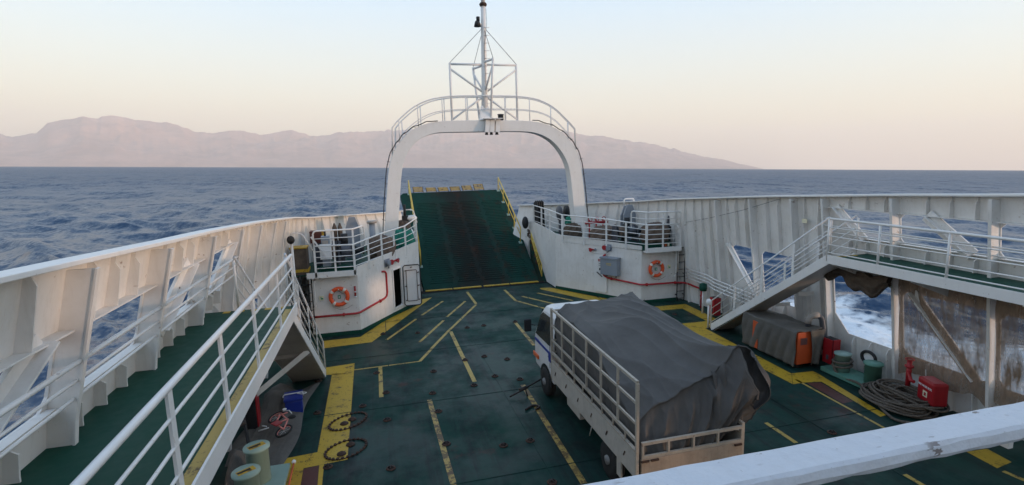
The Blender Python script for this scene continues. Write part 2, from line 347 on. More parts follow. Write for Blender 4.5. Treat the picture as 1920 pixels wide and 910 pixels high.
# ------------------------------------------------------------------ materials of the ship's deck and cloths
def deckmat():
    m, n, l, b = newmat('green_car_deck_paint')
    c1 = mix(n, l, thr(n, l, noise(n, l, .35, 5, .7), .35, .68), (.007, .046, .033), (.009, .034, .030))
    c1 = mix(n, l, mul(n, l, thr(n, l, noise(n, l, 1.3, 6, .75), .48, .7), .8), c1, (.008, .014, .015))
    c1 = mix(n, l, mul(n, l, thr(n, l, noise(n, l, 2.6, 6, .8, (2.4, .5, 1)), .56, .74), .6), c1, (.028, .052, .052))
    c1 = mix(n, l, mul(n, l, thr(n, l, noise(n, l, 1.0, 6, .75, (2.6, .16, 1)), .50, .66), .75), c1, (.006, .011, .012))
    c1 = mix(n, l, mul(n, l, thr(n, l, noise(n, l, .55, 6, .7), .60, .68), .6), c1, (.07, .022, .018))
    c1 = mix(n, l, mul(n, l, thr(n, l, noise(n, l, 14, 3, .7), .68, .74), .8), c1, (.015, .010, .008))
    l.new(c1, b.inputs['Base Color'])
    rr = n.new('ShaderNodeMapRange'); rr.inputs[1].default_value = .42; rr.inputs[2].default_value = .62; rr.inputs[3].default_value = .36; rr.inputs[4].default_value = .78; b.inputs['Specular IOR Level'].default_value = .18
    l.new(noise(n, l, .5, 5, .65), rr.inputs[0]); l.new(rr.outputs[0], b.inputs['Roughness'])
    bump(n, l, b, noise(n, l, 1.6, 4), .35, .02); return m
MT['deck'] = deckmat()
def rampmat():
    m, n, l, b = newmat('ramp_paint')
    g = n.new('ShaderNodeNewGeometry'); sx = n.new('ShaderNodeSeparateXYZ'); l.new(g.outputs['Position'], sx.inputs[0])
    w_ = n.new('ShaderNodeMath'); w_.operation = 'MULTIPLY_ADD'; l.new(noise(n, l, .9, 4), w_.inputs[0]); w_.inputs[1].default_value = 2.2; l.new(sx.outputs['X'], w_.inputs[2])
    a_ = thr(n, l, w_.outputs[0], 3.9, 5.3); c_ = thr(n, l, w_.outputs[0], 7.7, 6.3)     # the tracks worn by wheels
    c1 = mix(n, l, mul(n, l, mul(n, l, a_, c_), .72), (.011, .046, .036), (.020, .014, .014))
    c1 = mix(n, l, mul(n, l, thr(n, l, noise(n, l, 1.0, 6, .75, (1.5, .7, 1)), .50, .66), mul(n, l, a_, .6)), c1, (.05, .02, .012))
    c1 = mix(n, l, mul(n, l, thr(n, l, noise(n, l, 4, 5, .7), .5, .75), .5), c1, (.01, .018, .016))
    l.new(c1, b.inputs['Base Color']); b.inputs['Roughness'].default_value = .95; b.inputs['Specular IOR Level'].default_value = .1; return m
MT['ramp'] = rampmat()
def stripemat(name, col, wear):
    m, n, l, b = newmat(name)
    c1 = mix(n, l, mul(n, l, thr(n, l, noise(n, l, 3.2, 6, .8), .66-wear*.3, .72-wear*.3), .9), col, (.06, .03, .012))
    c1 = mix(n, l, thr(n, l, noise(n, l, 12, 4, .75, (1.6, .7, 1)), .62, .65), c1, (.035, .02, .012))
    c1 = mix(n, l, mul(n, l, thr(n, l, noise(n, l, .8, 4, .7), .5, .7), .5), c1, tuple(a*.55 for a in col))
    l.new(c1, b.inputs['Base Color']); b.inputs['Roughness'].default_value = .5; return m
MT['yel'] = stripemat('yellow_deck_paint', (.50, .31, .02), .34)
MT['yel3'] = stripemat('worn_out_yellow_line', (.40, .27, .06), .62)
MT['flap'] = stripemat('rusty_yellow_flaps', (.42, .27, .06), .4)
MT['yel2'] = stripemat('faded_yellow_line', (.42, .29, .06), .42)
def cloth(name, col, col2, sc=2.0, b_=.5, alpha=None):
    m, n, l, b = newmat(name)
    c1 = mix(n, l, thr(n, l, noise(n, l, sc, 6, .7), .35, .7), col, col2); l.new(c1, b.inputs['Base Color'])
    b.inputs['Roughness'].default_value = .8; bump(n, l, b, noise(n, l, sc*2.5, 5, .6), b_, .04)
    if alpha is not None:
        f = thr(n, l, noise(n, l, 2.2, 5, .75, (1, 2.2, .5)), .36, .66); r_ = n.new('ShaderNodeMapRange'); r_.inputs[3].default_value = alpha; r_.inputs[4].default_value = min(1, alpha+.5)
        l.new(f, r_.inputs[0]); l.new(r_.outputs[0], b.inputs['Alpha'])
    return m
MT['tarp'] = cloth('grey_tarpaulin', (.068, .063, .058), (.100, .094, .087), 1.1, .3)
MT['tarpg'] = cloth('olive_grey_tarpaulin', (.085, .078, .068), (.13, .12, .105), 1.5, .45)
MT['net'] = cloth('brown_shade_netting', (.21, .14, .09), (.32, .225, .155), 2.5, .4, .50)
MT['netd'] = cloth('bunched_netting', (.06, .045, .035), (.14, .10, .07), 3.0, .6)
MT['brown'] = cloth('brown_rope_cloth', (.11, .075, .055), (.19, .135, .10), 6, .9)
MT['rope'] = cloth('weathered_rope', (.10, .08, .06), (.19, .155, .125), 14, .9)
MT['gcloth'] = cloth('green_net_cloth', (.01, .16, .11), (.02, .24, .17), 5, .8)

# ------------------------------------------------------------------ hull geometry (surveyed)
TOP = [(-4, 5.62), (0, 5.45), (4, 5.27), (5.7, 5.18), (8, 5.05), (10, 4.95), (12, 4.82), (13.5, 4.73), (15.2, 4.61), (17, 4.47), (20, 4.24), (22, 4.04), (25, 3.80), (27, 3.65), (28.6, 3.57)]
TAP = [(0, 0), (19.5, 0), (21, .12), (23, .6), (25, 1.42), (27, 2.75), (28.6, 4.1)]
def ztop(Y): return lerp(TOP, Y)
def face(side, Y, z):                    # X of the inboard edge of the frames
    tp = lerp(TAP, Y); fl = max(0, (Y-18)/8)*max(0, 4.6-z)*.30
    if side < 0: return (-3.0 + (.25 if z > 3.45 else .11)*(z-3.45)) + tp + fl
    return 12.45 - .125*z - tp - fl
DEP = .25
def hull(side, Y, z, d=0): return face(side, Y, z) + side*(DEP+d)
def fill(outer, holes):
    bm = bmesh.new(); lps = []
    for lp in [outer]+holes:
        vs = [bm.verts.new((a, b_, 0)) for a, b_ in lp]
        for i in range(len(vs)): bm.edges.new((vs[i], vs[(i+1) % len(vs)]))
    bmesh.ops.triangle_fill(bm, use_beauty=True, use_dissolve=False, edges=bm.edges)
    bm.verts.index_update()
    V = [(v.co.x, v.co.y) for v in bm.verts]; Fs = [[v.index for v in f.verts] for f in bm.faces]
    E_ = [(e.verts[0].index, e.verts[1].index) for e in bm.edges if len(e.link_faces) == 1]; bm.free(); return V, Fs, E_
def win(y0, y1, z0, z1, c=.13, cl=None):
    c2 = cl or c
    return [(y0+c, z0), (y1-c2, z0), (y1, z0+c2*1.2), (y1, z1-c), (y1-c, z1), (y0+c, z1), (y0, z1-c), (y0, z0+c)]
POSTS = {-1: [-.4, 1.65, 3.7, 5.72, 7.7, 9.75, 11.8, 13.8, 15.9, 17.9], 1: [-.4, 1.65, 3.7, 5.75, 7.76, 9.87, 11.9, 13.05, 14.85, 16.7]}
def bulwark(side):
    s = 'port' if side < 0 else 'starboard'
    t = thing('bulwark', {'port': 'white ribbed steel bulwark with window openings along the left side',
                          'starboard': 'white ribbed steel bulwark with window openings along the right side'}[s], 'bulwark', (0, 0, 0))
    P_ = POSTS[side]; holes = []; zt = 4.52; zb = 3.80
    for a, b_ in zip(P_, P_[1:]):
        if b_ <= 9.9: holes.append(win(a+.12, b_-.03, zb, zt, .10))
    holes.append([(P_[5]+.12, zb), (P_[5]+1.05, zb), (P_[5]+1.80, zt-.1), (P_[5]+1.70, zt), (P_[5]+.22, zt), (P_[5]+.12, zt-.13)])
    for a, b_ in zip(P_[1:6], P_[2:7]): holes.append(win(a+.10, b_-.06, 1.0, 2.62, .13, .42 if a > 9 else .13))
    if side > 0:
        holes.append(win(13.22, 14.70, 1.25, 2.86)); holes.append([(14.98, 1.5), (15.15, 1.38), (16.2, 2.76), (16.05, 2.86), (15.0, 2.86)])
    else:
        holes.append(win(13.95, 15.75, 1.4, 2.6))
    YS = [-4+i*.6 for i in range(55)]; YS = [y for y in YS if y < 28.5]+[28.5]
    # plating in strips so that the curve of the bow is followed
    mb = MB(); cuts = [-4, 2.9, 5.0, 9.0, 11.0+.9, 12.95, 16.5, 18.5] + [18.5+i*.6 for i in range(1, 17)] + [28.55]
    cuts = [-4, 12.6] + ([16.6] if side > 0 else [16.6]) + [17.6+i*.55 for i in range(0, 20)] + [28.55]
    for c0, c1 in zip(cuts, cuts[1:]):
        hs = [h for h in holes if min(p[0] for p in h) >= c0 and max(p[0] for p in h) <= c1]
        nn = max(1, int((c1-c0)/.8)); ys = [c0+(c1-c0)*i/nn for i in range(nn+1)]
        zl = [-3.2, 0, 2.3, 3.45]; outer = [(c0, z) for z in zl[::-1]] + [(c1, z) for z in zl] + [(y, ztop(y)) for y in ys[::-1]]
        V, Fs, E_ = fill(outer, hs)
        for off in (0, .03): mb.add([(hull(side, y, z, off), y, z) for y, z in V], Fs)
        n0 = len(V); b0 = len(mb.v)-2*n0
        for a, b_ in E_: mb.f.append((b0+a, b0+b_, b0+n0+b_, b0+n0+a)); mb.sm.append(False)
    mb.build('plating', MT['white'], t, recalc=False)
    cap = MB(); pr = [(-.20, 0), (-.20, .05), (.06, .05), (.06, 0)]; vs = []
    for y in YS:
        x = hull(side, y, ztop(y)); z = ztop(y)
        vs += [(x+side*a, y, z+b_) for a, b_ in pr]
    fs = [(i*4+k, i*4+(k+1) % 4, (i+1)*4+(k+1) % 4, (i+1)*4+k) for i in range(len(YS)-1) for k in range(4)]+[(0, 1, 2, 3), tuple(4*(len(YS)-1)+k for k in (3, 2, 1, 0))]
    cap.add(vs, fs); cap.build('top_rail', MT['rail'], t, .008)
    def web(y, z0, z1, d0, d1, th=.02, fl=0, name='stiffener', mat='white', cham=.08):
        # flat web standing on the plate; d0 depth at bottom, d1 at top
        n_ = 7; zs = [z0+(z1-z0)*i/n_ for i in range(n_+1)]
        pin = [(hull(side, y, z, 0.012), z) for z in zs]; po = []
        for z in zs:
            k = (z-z0)/(z1-z0); d = d0+(d1-d0)*k
            if z1-z < cham: d = max(.05, d-cham)
            po.append((hull(side, y, z)-side*d, z))
        poly = [(x, y-th/2, z) for x, z in pin]+[(x, y-th/2, z) for x, z in po[::-1]]
        w = MB().ext(poly, (0, th, 0))
        if fl:
            for (xa, za), (xb, zb_) in zip(po, po[1:]): w.bar((xa, y, za), (xb, y, zb_+.002), fl, .02, (1, 0, 0))
        w.build(name, MT[mat], t)
    for y in P_:
        web(y, 0, ztop(y)-.06, DEP, DEP, .03, .065, 'frame', cham=.0)
    sy = []
    y = -3.6
    while y < 28.2:
        if all(abs(y-p) > .28 for p in P_): sy.append(y)
        y += .51 if y < 18 else .62
    for y in sy:
        inbay = any(abs(y-p) < .01 for p in P_)
        if y < 9.8 or (y < P_[5]+1.6):
            web(y, zt+.03, ztop(y)-.02, .13, .10); web(y, 3.42, zb-.03, .17, .12)
            if y > 1.6: web(y, 0, .97, .16, .14); web(y, 2.66, 3.38, .14, .14)
        elif any(min(q[0] for q in h)-.05 < y < max(q[0] for q in h)+.05 for h in holes):
            h = [h for h in holes if min(q[0] for q in h)-.05 < y < max(q[0] for q in h)+.05][0]
            web(y, max(q[1] for q in h)+.04, ztop(y)-.02, .15, .13); web(y, 0, min(q[1] for q in h)-.04, .15, .13)
        else: web(y, 0, ztop(y)-.02, .15, .13)
    # ledges above and below the row of windows
    for a, b_ in zip(P_[:6], P_[1:7]):
        for z, nm, w_ in ((zt+.012, 'ledge', .15), (zb-.018, 'sill', .09)):
            if z < 4 and b_ > 11: b2 = a+1.1
            else: b2 = b_
            x0 = hull(side, a, z)-side*.004; x1 = hull(side, b2, z)-side*.004
            MB().ext([(x0, a+.04, z), (x1, b2-.04, z), (x1-side*w_, b2-.04, z), (x0-side*w_, a+.04, z)], (0, 0, .018)).build(nm, MT['whitex'], t, .004)
    # diagonal braces, head forward and foot aft
    def brace(ya, za, yb, zb_, w_=.24, d=.10):
        p = Vector((hull(side, ya, za)-side*.07, ya, za)); q = Vector((hull(side, yb, zb_)-side*.07, yb, zb_))
        MB().bar(p, q, .05, w_, (0, (za-zb_), (yb-ya))).bar(p-Vector((side*.08, 0, 0)), q-Vector((side*.08, 0, 0)), .14, .02, (0, (za-zb_), -(ya-yb))).build('brace', MT['white'], t, .004)
    brace(9.15, 4.56, 8.2, 3.78, .30); brace(11.62, 4.56, 10.75, 3.76, .22); brace(5.3, 4.56, 4.2, 3.78, .26); brace(1.3, 4.56, .2, 3.78, .26)
    for a in (P_[4], P_[2]): brace(a+1.75, 2.66, a+.35, .96, .26)
    if side > 0: brace(16.3, 2.9, 15.0, 1.3, .12)
    # guard rails through the posts of the walkway
    for dz, r_ in ((.77, .026), (.58, .017), (.40, .017)):
        for a, b_ in zip(P_[:6], P_[1:7]):
            if side > 0 and False: continue
            z = 3.47+dz; MB().tube([(face(side, y, z)+side*.03, y, z) for y in (a+.03, b_-.03)], r_, 8).build('guard_rail', MT['rail'], t)
    return t
bulwark(-1); bulwark(1)
# ------------------------------------------------------------------ car deck and its paint
deck = MB(); ys = [-6+i*.8 for i in range(43)]; ys = [y for y in ys if y < 24.7]+[24.72]
vs = []
for y in ys: vs += [(hull(-1, y, 0)+.0, y, 0), (hull(1, y, 0), y, 0)]
deck.add(vs, [(2*i, 2*i+1, 2*i+3, 2*i+2) for i in range(len(ys)-1)])
o = deck.build('car_deck', MT['deck'], None, recalc=False); o['kind'] = 'structure'
mk = MB(); mk2 = MB(); pr = MB()
def poly(mb, pts, z=.004): mb.add([tuple(G(x, y)+Vector((0, 0, z))) for x, y in pts], [tuple(range(len(pts)))])
mk3 = MB()
def line(p, q, w=.12, z=.004, mb=None):
    if p in ((980,722),(966,605),(805,750)): mb = mk3
    a = G(*p); b_ = G(*q); d = (b_-a).normalized(); n_ = Vector((-d.y, d.x, 0))*w/2; up = Vector((0, 0, z))
    (mb or mk2).add([a+n_+up, b_+n_+up, b_-n_+up, a-n_+up], [(0, 1, 2, 3)])
for p, q, w in [((805,750),(858,935),.12),((845,622),(890,716),.12),((966,605),(1002,648),.12),((980,722),(1095,907),.13),((1436,793),(1493,831),.10),((1492,712),(1660,804),.07),((713,688),(715,745),.11),
                ((664,694),(787,678),.07),((787,678),(809,654.6),.10),((809,654),(843,618.6),.10),((844,618),(892.5,571.6),.10),((892.5,570),(875.6,547.5),.12),
                ((786.6,642),(831.6,601.3),.10),((791,591.4),(830.5,565),.10),((838,594.7),(872.3,565),.10),((725,637.7),(781,598),.10),((946,544),(966.8,564),.12),((966.8,564),(1052,587),.12),
                ((979,556),(1047,572),.12),((1007.5,549.7),(1074.5,564),.12),((1061,575),(1082,580),.1),((1089.4,567.7),(1127.7,576),.12),((1696,890),(1735,913),.10),((1881,884),(1930,905),.1),((1273,621),(1290,621.5),.07)]: line(p, q, w)
for P_ in [[(609,690),(665,681.4),(663.5,700),(609,704)],[(622.7,701.5),(663.5,700.2),(651.6,862),(595.3,848.2)],[(518.3,863.4),(595.3,848.4),(651.6,862.3),(607,871),(569.2,878.5),(561,925),(498,925)],[(598.6,872.9),(607.6,871.2),(602.5,925),(594,925)],
          [(604,640),(676,632),(724,600),(787,571),(789,562),(810,558),(697,642),(606,653.5)],
          [(1012,540.6),(1031,539.5),(1172,567.5),(1205,577),(1210,585),(1145,572),(1014.5,543)],[(1205.3,577),(1285,570.5),(1279,579),(1210.5,585)],[(1285.4,570.5),(1343,598),(1332,606),(1279.4,579)],
          [(1273.8,607.7),(1330,602),(1343,611),(1322,616),(1484,701),(1486,720.5),(1289,619)],[(1484.3,700.7),(1523.7,696.4),(1533,700.5),(1662,778.8),(1650.7,782),(1540,716),(1506,718),(1487,721)],
          [(1812,847.6),(1851,842),(1897,867),(1869.5,878.5)]]: poly(mk, P_)
for P_ in [[(569.4,879.3),(598.2,872.9),(593.6,925),(561.4,925)],[(1513,719),(1538,717),(1600,753),(1580,757)]]: poly(pr, P_)
o = mk.build('border_bands', MT['yel'], None); o['kind'] = 'structure'
o = mk2.build('lane_lines', MT['yel2'], None); o['kind'] = 'structure'
o = mk3.build('worn_lane_lines', MT['yel3'], None); o['kind'] = 'structure'
o = pr.build('primer_patches', MT['primer'], None); o['kind'] = 'structure'
sm = MB()                                # weld seams between deck plates
for x in (.05, 2.95, 6.3, 9.2): sm.box(x-.012, x+.012, 4, 24.4, .0045, .009)
for y in (9.2, 12.9, 16.7, 20.4): sm.box(-2.9, 12.2, y-.012, y+.012, .0045, .0085)
o = sm.build('weld_seams', MT['deck'], None); o['kind'] = 'structure'
# ------------------------------------------------------------------ side walkways
def rail_tubes(t, pts, posts, heights, r=.022, r2=.014, post=.05, base=0, mat='rail', zb=None, flat=False):
    """pts: deck-level polyline; posts: points of it"""
    for i, h in enumerate(heights):
        MB().tube([Vector(p)+Vector((0, 0, h)) for p in pts], r if i == 0 else r2, 8).build('rail', MT[mat], t)
    for p in posts:
        p = Vector(p); m_ = MB()
        if flat: m_.box(p.x-.012, p.x+.012, p.y-post/2, p.y+post/2, p.z+base, p.z+heights[0]-.01)
        else: m_.tube([p+Vector((0, 0, base)), p+Vector((0, 0, heights[0]))], post/2, 8)
        m_.build('post', MT[mat], t)
for side, xin, lab in ((-1, -1.62, 'left'), (1, 11.02, 'right')):
    t = thing('walkway', 'raised green walkway with white railing along the %s bulwark' % lab, 'walkway', (xin, 4, 3.3))
    y1 = 10.55 if side < 0 else 10.75; ys = [-4+i*(y1+4)/18 for i in range(19)]
    fl = MB(); vs = []
    for y in ys: vs += [(xin, y, 3.40), (hull(side, y, 3.4)-side*.005, y, 3.40)]
    n_ = len(vs); vs += [(a, b_, c_-.03) for a, b_, c_ in vs]
    fs = [(2*i, 2*i+1, 2*i+3, 2*i+2) for i in range(18)]+[(n_+2*i, n_+2*i+1, n_+2*i+3, n_+2*i+2) for i in range(18)]+[(2*i, 2*i+2, n_+2*i+2, n_+2*i) for i in range(18)]+[(36, 37, n_+37, n_+36)]
    fl.add(vs, fs).build('floor', MT['walk'], t)
    MB().box(xin-side*.03, xin-side*.004, -4, y1, 3.24, 3.46).build('edge_beam', MT['rail'], t, .004)
    MB().box(min(xin+side*.03, xin+side*.14), max(xin+side*.03, xin+side*.14), -4, y1-.25, 3.404, 3.406).build('edge_line', MT['yel2'] if side < 0 else MT['walk'], t)
    en = MB(); xa, xb = sorted((xin+side*.05, hull(side, y1, 3.4)-side*.4))
    k = 5
    for i in range(k): en.box(xa+(xb-xa)*i/k, xa+(xb-xa)*(i+.5)/k, y1-.16, y1-.03, 3.404, 3.407)
    en.build('warning_stripes', MT['yel'], t)
    for y in [y1-.1-i*2.05 for i in range(7)]:
        MB().ext([(xin+side*.05, y, 3.365), (hull(side, y, 3.3), y, 3.365), (hull(side, y, 2.7), y, 2.7), (hull(side, y, 2.7)-side*.12, y, 2.75), (xin+side*.05, y, 3.2)], (0, .02, 0)).build('bracket', MT['white'], t)
    H_ = [.98, .76, .54, .32, .12] if side > 0 else [.98, .74, .50, .27]
    py = [y1-.05, 8.95, 7.22, 5.72, 4.33, 2.9, 1.5, .1, -1.3] if side < 0 else [y1+.02, 9.38, 7.87, 6.3, 4.7, 3.1, 1.5, 0]
    rail_tubes(t, [(xin, y1, 3.40), (xin, -4, 3.40)], [(xin, y, 3.40) for y in py], H_, .03, .015, .09 if side < 0 else .055, -.1, flat=side < 0)
# ------------------------------------------------------------------ stairs down to the car deck
def stair(side, x0, x1, ytop, ybot, label):
    t = thing('staircase', label, 'staircase', ((x0+x1)/2, ybot, 0)); zt = 3.40; N = 14
    A = Vector((0, ytop, zt)); B = Vector((0, ybot, .03)); d = (B-A)
    for x in (x0, x1):
        MB().bar((x, ytop, zt-.06), (x, ybot, .06), .02, .22, (0, 0, 1)).build('stringer', MT['rail'], t, .003)
    lo, hi = min(x0, x1)+.012, max(x0, x1)-.012
    nrm = Vector((0, -d.z, d.y)).normalized()
    dn = -nrm*.13 if nrm.z > 0 else nrm*.13
    pa = Vector((lo, ytop, zt))+dn; pb = Vector((lo, ytop, zt))+d*.985+Vector((lo*0, 0, 0))+dn
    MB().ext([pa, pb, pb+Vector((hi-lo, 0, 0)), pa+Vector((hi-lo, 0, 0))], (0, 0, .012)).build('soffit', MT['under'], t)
    for i in range(1, N):
        p = A + d*(i/N); MB().box(lo, hi, p.y-.12, p.y+.12, p.z-.03, p.z-.005).build('tread', MT['walk'], t)
    for x in (x0, x1):
        hs = (1.0, .72, .46, .22)
        for j, h in enumerate(hs):
            pts = [Vector((x, ytop, zt+h)), Vector((x, ybot, .03+h))]
            if j == 0: pts = [Vector((x, ytop, zt+.05)), Vector((x, ytop, zt+.93)), Vector((x, ytop+.07, zt+1.0))]+[Vector((x, ybot-.03, .05+h)), Vector((x, ybot, h)), Vector((x, ybot, .05))]
            MB().tube(pts, .023 if j == 0 else .014, 8).build('handrail' if j == 0 else 'rail', MT['rail'], t)
        for k in (.25, .5, .75):
            p = A+d*k; MB().box(x-.008, x+.008, p.y-.04, p.y+.04, p.z-.02, p.z+.99).build('post', MT['rail'], t)
    return t
st = stair(-1, -1.74, -2.62, 10.57, 15.52, 'left white steel staircase showing its grey underside, beside the blue cool box')
MB().bar((-1.78, 12.8, 1.72), (-3.1, 12.7, .75), .012, .12, (0, .3, 1)).build('brace', MT['white'], st)
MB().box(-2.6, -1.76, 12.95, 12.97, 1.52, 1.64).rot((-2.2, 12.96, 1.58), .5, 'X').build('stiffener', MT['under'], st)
st = stair(1, 11.12, 11.95, 10.80, 15.6, 'right white steel staircase with green treads above the covered orange generator')
for y, z in ((12.6, 1.9), (13.5, 1.35)): MB().bar((11.95, y, z), (12.3, y-.2, z+.05), .03, .12).build('bracket', MT['white'], st)
MB().tube([(11.1, 15.72, .02), (11.1, 15.72, .95)], .035, 10).sphere((11.1, 15.72, .95), .1, sc=(1, 1, 1.2)).build('end_post', MT['rail'], st)
# ------------------------------------------------------------------ deckhouses under the foredeck
def vwall(mb, a, b_, z0a, z1a, z0b, z1b, th=.04):     # vertical plate between two ground points
    a = Vector((a[0], a[1], 0)); b_ = Vector((b_[0], b_[1], 0)); d = (b_-a).normalized(); n_ = Vector((-d.y, d.x, 0))*th
    mb.ext([a+Vector((0, 0, z0a)), b_+Vector((0, 0, z0b)), b_+Vector((0, 0, z1b)), a+Vector((0, 0, z1a))], n_)
FZ = 2.28
def house(side):
    L_ = side < 0
    t = thing('deckhouse', 'white left deckhouse with an open door and a railed platform on top' if L_ else 'white right deckhouse with a closed door and a railed platform on top', 'deckhouse', (-1.4 if L_ else 11.2, 19.3, 0))
    if L_: P0, P1, P2, P3, P4 = (-2.45, 19.27), (-.82, 19.27), (1.66, 23.05), (1.66, 24.6), (1.66, 27.7)
    else: P0, P1, P2, P3, P4 = (12.15, 19.36), (10.46, 19.40), (8.02, 23.2), (8.02, 24.56), (8.02, 27.76)
    s_ = 1 if L_ else -1; w = MB()
    def q(a, b_, *z): 
        if L_: vwall(w, a, b_, *z)
        else: vwall(w, b_, a, z[2], z[3], z[0], z[1])
    q(P0, P1, .05, FZ-.02, .05, FZ-.02)
    if L_:                                       # wall with its doorway
        A = Vector((P1[0], P1[1], 0)); B = Vector((P2[0], P2[1], 0)); Ln = (B-A).length; d = (B-A)/Ln; n_ = Vector((-d.y, d.x, 0))*.04
        V, Fs, E_ = fill([(0, .05), (Ln, .05), (Ln, 2.72), (0, 2.46)], [[(2.36, .30), (2.86, .30), (2.93, .38), (2.93, 1.80), (2.86, 1.88), (2.36, 1.88), (2.29, 1.80), (2.29, .38)]])
        for off in (Vector(), n_): w.add([A+d*u_+off+Vector((0, 0, z)) for u_, z in V], Fs)
        b0 = len(w.v)-2*len(V)
        for a, b_ in E_: w.f.append((b0+a, b0+b_, b0+len(V)+b_, b0+len(V)+a)); w.sm.append(False)
    else: q(P1, P2, .05, 2.44, .05, 2.62)
    q(P2, P3, .05, 2.65, .05, 2.75)
    x = P3[0]; w.ext([(x, P3[1]+.01, .05), (x, P4[1], 2.60), (x, P4[1], 2.72), (x, P4[1]-1, 2.85), (x, P3[1]+.01, 2.75)], (-s_*.04, 0, 0))
    w.build('wall', MT['rail'] if False else MT['white'], t, recalc=False)
    g = MB()
    for a, b_ in ((P0, P1), (P1, P2)):
        a = Vector((*a, 0)); b_ = Vector((*b_, 0)); d = (b_-a).normalized(); nn = Vector((d.y, -d.x, 0)) if L_ else Vector((-d.y, d.x, 0))
        g.ext([a+nn*.012, b_+nn*.012, b_+nn*.012+Vector((0, 0, .14)), a+nn*.012+Vector((0, 0, .14))], -nn*.02)
    g.build('green_skirting', MT['walk'], t)
    # platform floor and its lip
    f = MB(); ys = [19.2+i*.7 for i in range(14)]; rim = []
    for y in ys:
        xi = lerp([(19.27, P1[0]), (23.1, P2[0]), (40, P2[0])], y) - s_*.05
        rim.append((xi, y)); 
    vs = [(x, y, FZ) for x, y in rim]+[(hull(side, y, FZ)-side*.02, y, FZ) for y in ys]
    n_ = len(ys); f.add(vs, [(i, i+1, n_+i+1, n_+i) for i in range(n_-1)]); f.build('platform', MT['walk'], t, recalc=False)
    xa, xb = sorted((P0[0]-s_*.02 if L_ else 12.02, P1[0]+s_*.0))
    MB().box(xa, xb, 18.95, 19.26, FZ-.06, FZ-.02).box(xa, xb, 18.93, 18.95, FZ-.06, FZ+.14).build('platform_lip', MT['rail'], t, .005)
    if L_:
        MB().box(-2.43, 1.6, 23.05, 23.09, .05, 2.2).build('back_wall', MT['shadedk'], t)  # near-black wall paints in the shade seen through the open door
    return t, P0, P1, P2
for side in (-1, 1):
    t, P0, P1, P2 = house(side); L_ = side < 0; s_ = 1 if L_ else -1
    A = Vector((*P1, 0)); B = Vector((*P2, 0)); D = (B-A).normalized(); N_ = Vector((D.y, -D.x, 0)) if L_ else Vector((-D.y, D.x, 0))
    def on(dist, z, off=.0): return A + D*dist + N_*off + Vector((0, 0, z))
    if L_:
        m_ = MB()
        rim = [(2.29, .30), (2.93, .30), (2.93, 1.88), (2.29, 1.88)]
        for i in range(4): m_.bar(on(*rim[i], .02), on(*rim[(i+1) % 4], .02), .05, .05, tuple(N_))
        m_.build('door_frame', MT['rail'], t)
        # the open leaf, hinged at the forward side of the opening
        Hh = on(2.97, 0, .06); dx = (Vector((1.62, 21.75, 0))-Vector((Hh.x, Hh.y, 0))).normalized()
        def lf(u_, z, o_=0): return Vector((Hh.x, Hh.y, 0))+dx*u_+Vector((0, 0, z))+Vector((-dx.y, dx.x, 0))*(-o_)
        def rrect(u0, u1, z0, z1, c_): return [(u0+c_, z0), (u1-c_, z0), (u1, z0+c_), (u1, z1-c_), (u1-c_, z1), (u0+c_, z1), (u0, z1-c_), (u0, z0+c_)]
        dr = MB().ext([lf(a, b_) for a, b_ in rrect(.03, .72, .22, 1.93, .07)], Vector((-dx.y, dx.x, 0))*.03).build('door', MT['rail'], t, .006)
        MB().tube([lf(a, b_, .015) for a, b_ in rrect(.03, .72, .22, 1.93, .07)], .022, 6, close=True).build('gasket', MT['black'], dr)
        MB().tube([lf(a, b_, .03) for a, b_ in rrect(.15, .58, .42, 1.72, .03)], .013, 6, close=True).build('stiffener_frame', MT['rustm'], dr)
        for a, b_ in ((.12, .45), (.63, .45), (.12, 1.05), (.63, 1.05), (.12, 1.7), (.63, 1.6), (.35, 1.83)): MB().bar(lf(a-.03, b_, .04), lf(a+.04, b_+.02, .05), .025, .035).build('clip', MT['rustm'], dr)
    else:
        dr = MB().ext([on(a, b_, .02) for a, b_ in [(1.72, .22), (2.25, .22), (2.32, .3), (2.32, 1.76), (2.25, 1.86), (1.72, 1.86), (1.64, 1.76), (1.64, .3)]], N_*.045).build('door', MT['rail'], t, .01)
        MB().bar(on(2.14, 1.12, .09), on(1.86, .93, .09), .03, .03).build('handle', MT['black'], dr)
        MB().ext([on(a, b_, .07) for a, b_ in [(1.86, 1.60), (2.08, 1.60), (2.08, 1.70), (1.86, 1.70)]], N_*.006).build('red_sign', MT['redbox'], dr)
        for zz in (1.645, 1.50, 1.42): MB().ext([on(a, b_, .078) for a, b_ in [(1.9, zz), (2.05, zz), (2.05, zz+.018), (1.9, zz+.018)]], N_*.004).build('lettering', MT['wplast'] if zz > 1.6 else MT['greydk'], dr)
        for z in (.45, 1.05, 1.65): MB().bar(on(2.34, z, .05), on(2.46, z+.02, .06), .03, .03).build('clip', MT['rail'], dr)
        MB().bar(on(1.5, 1.12, .06), on(1.62, 1.14, .06), .07, .07).build('lock_casing', MT['grey'], dr)
        MB().tube([on(1.5, 1.95, .03), on(1.7, 2.0, .05), on(2.2, 1.94, .05), on(2.45, 1.90, .03)], .012, 6).build('drip_rail', MT['rail'], t)
    # lamp and small red bell
    a0, z0 = ((1.94, 2.22) if L_ else (1.60, 2.22))
    lt = thing('bulkhead_lamp', 'grey round floodlight with a red lens on the %s deckhouse wall' % ('left' if L_ else 'right'), 'lamp', on(a0, z0))
    MB().ext([on(a0-.17, z0-.13, .02), on(a0+.17, z0-.13, .02), on(a0+.17, z0+.17, .02), on(a0-.17, z0+.17, .02)], N_*.02).build('mounting_plate', MT['grey'], lt)
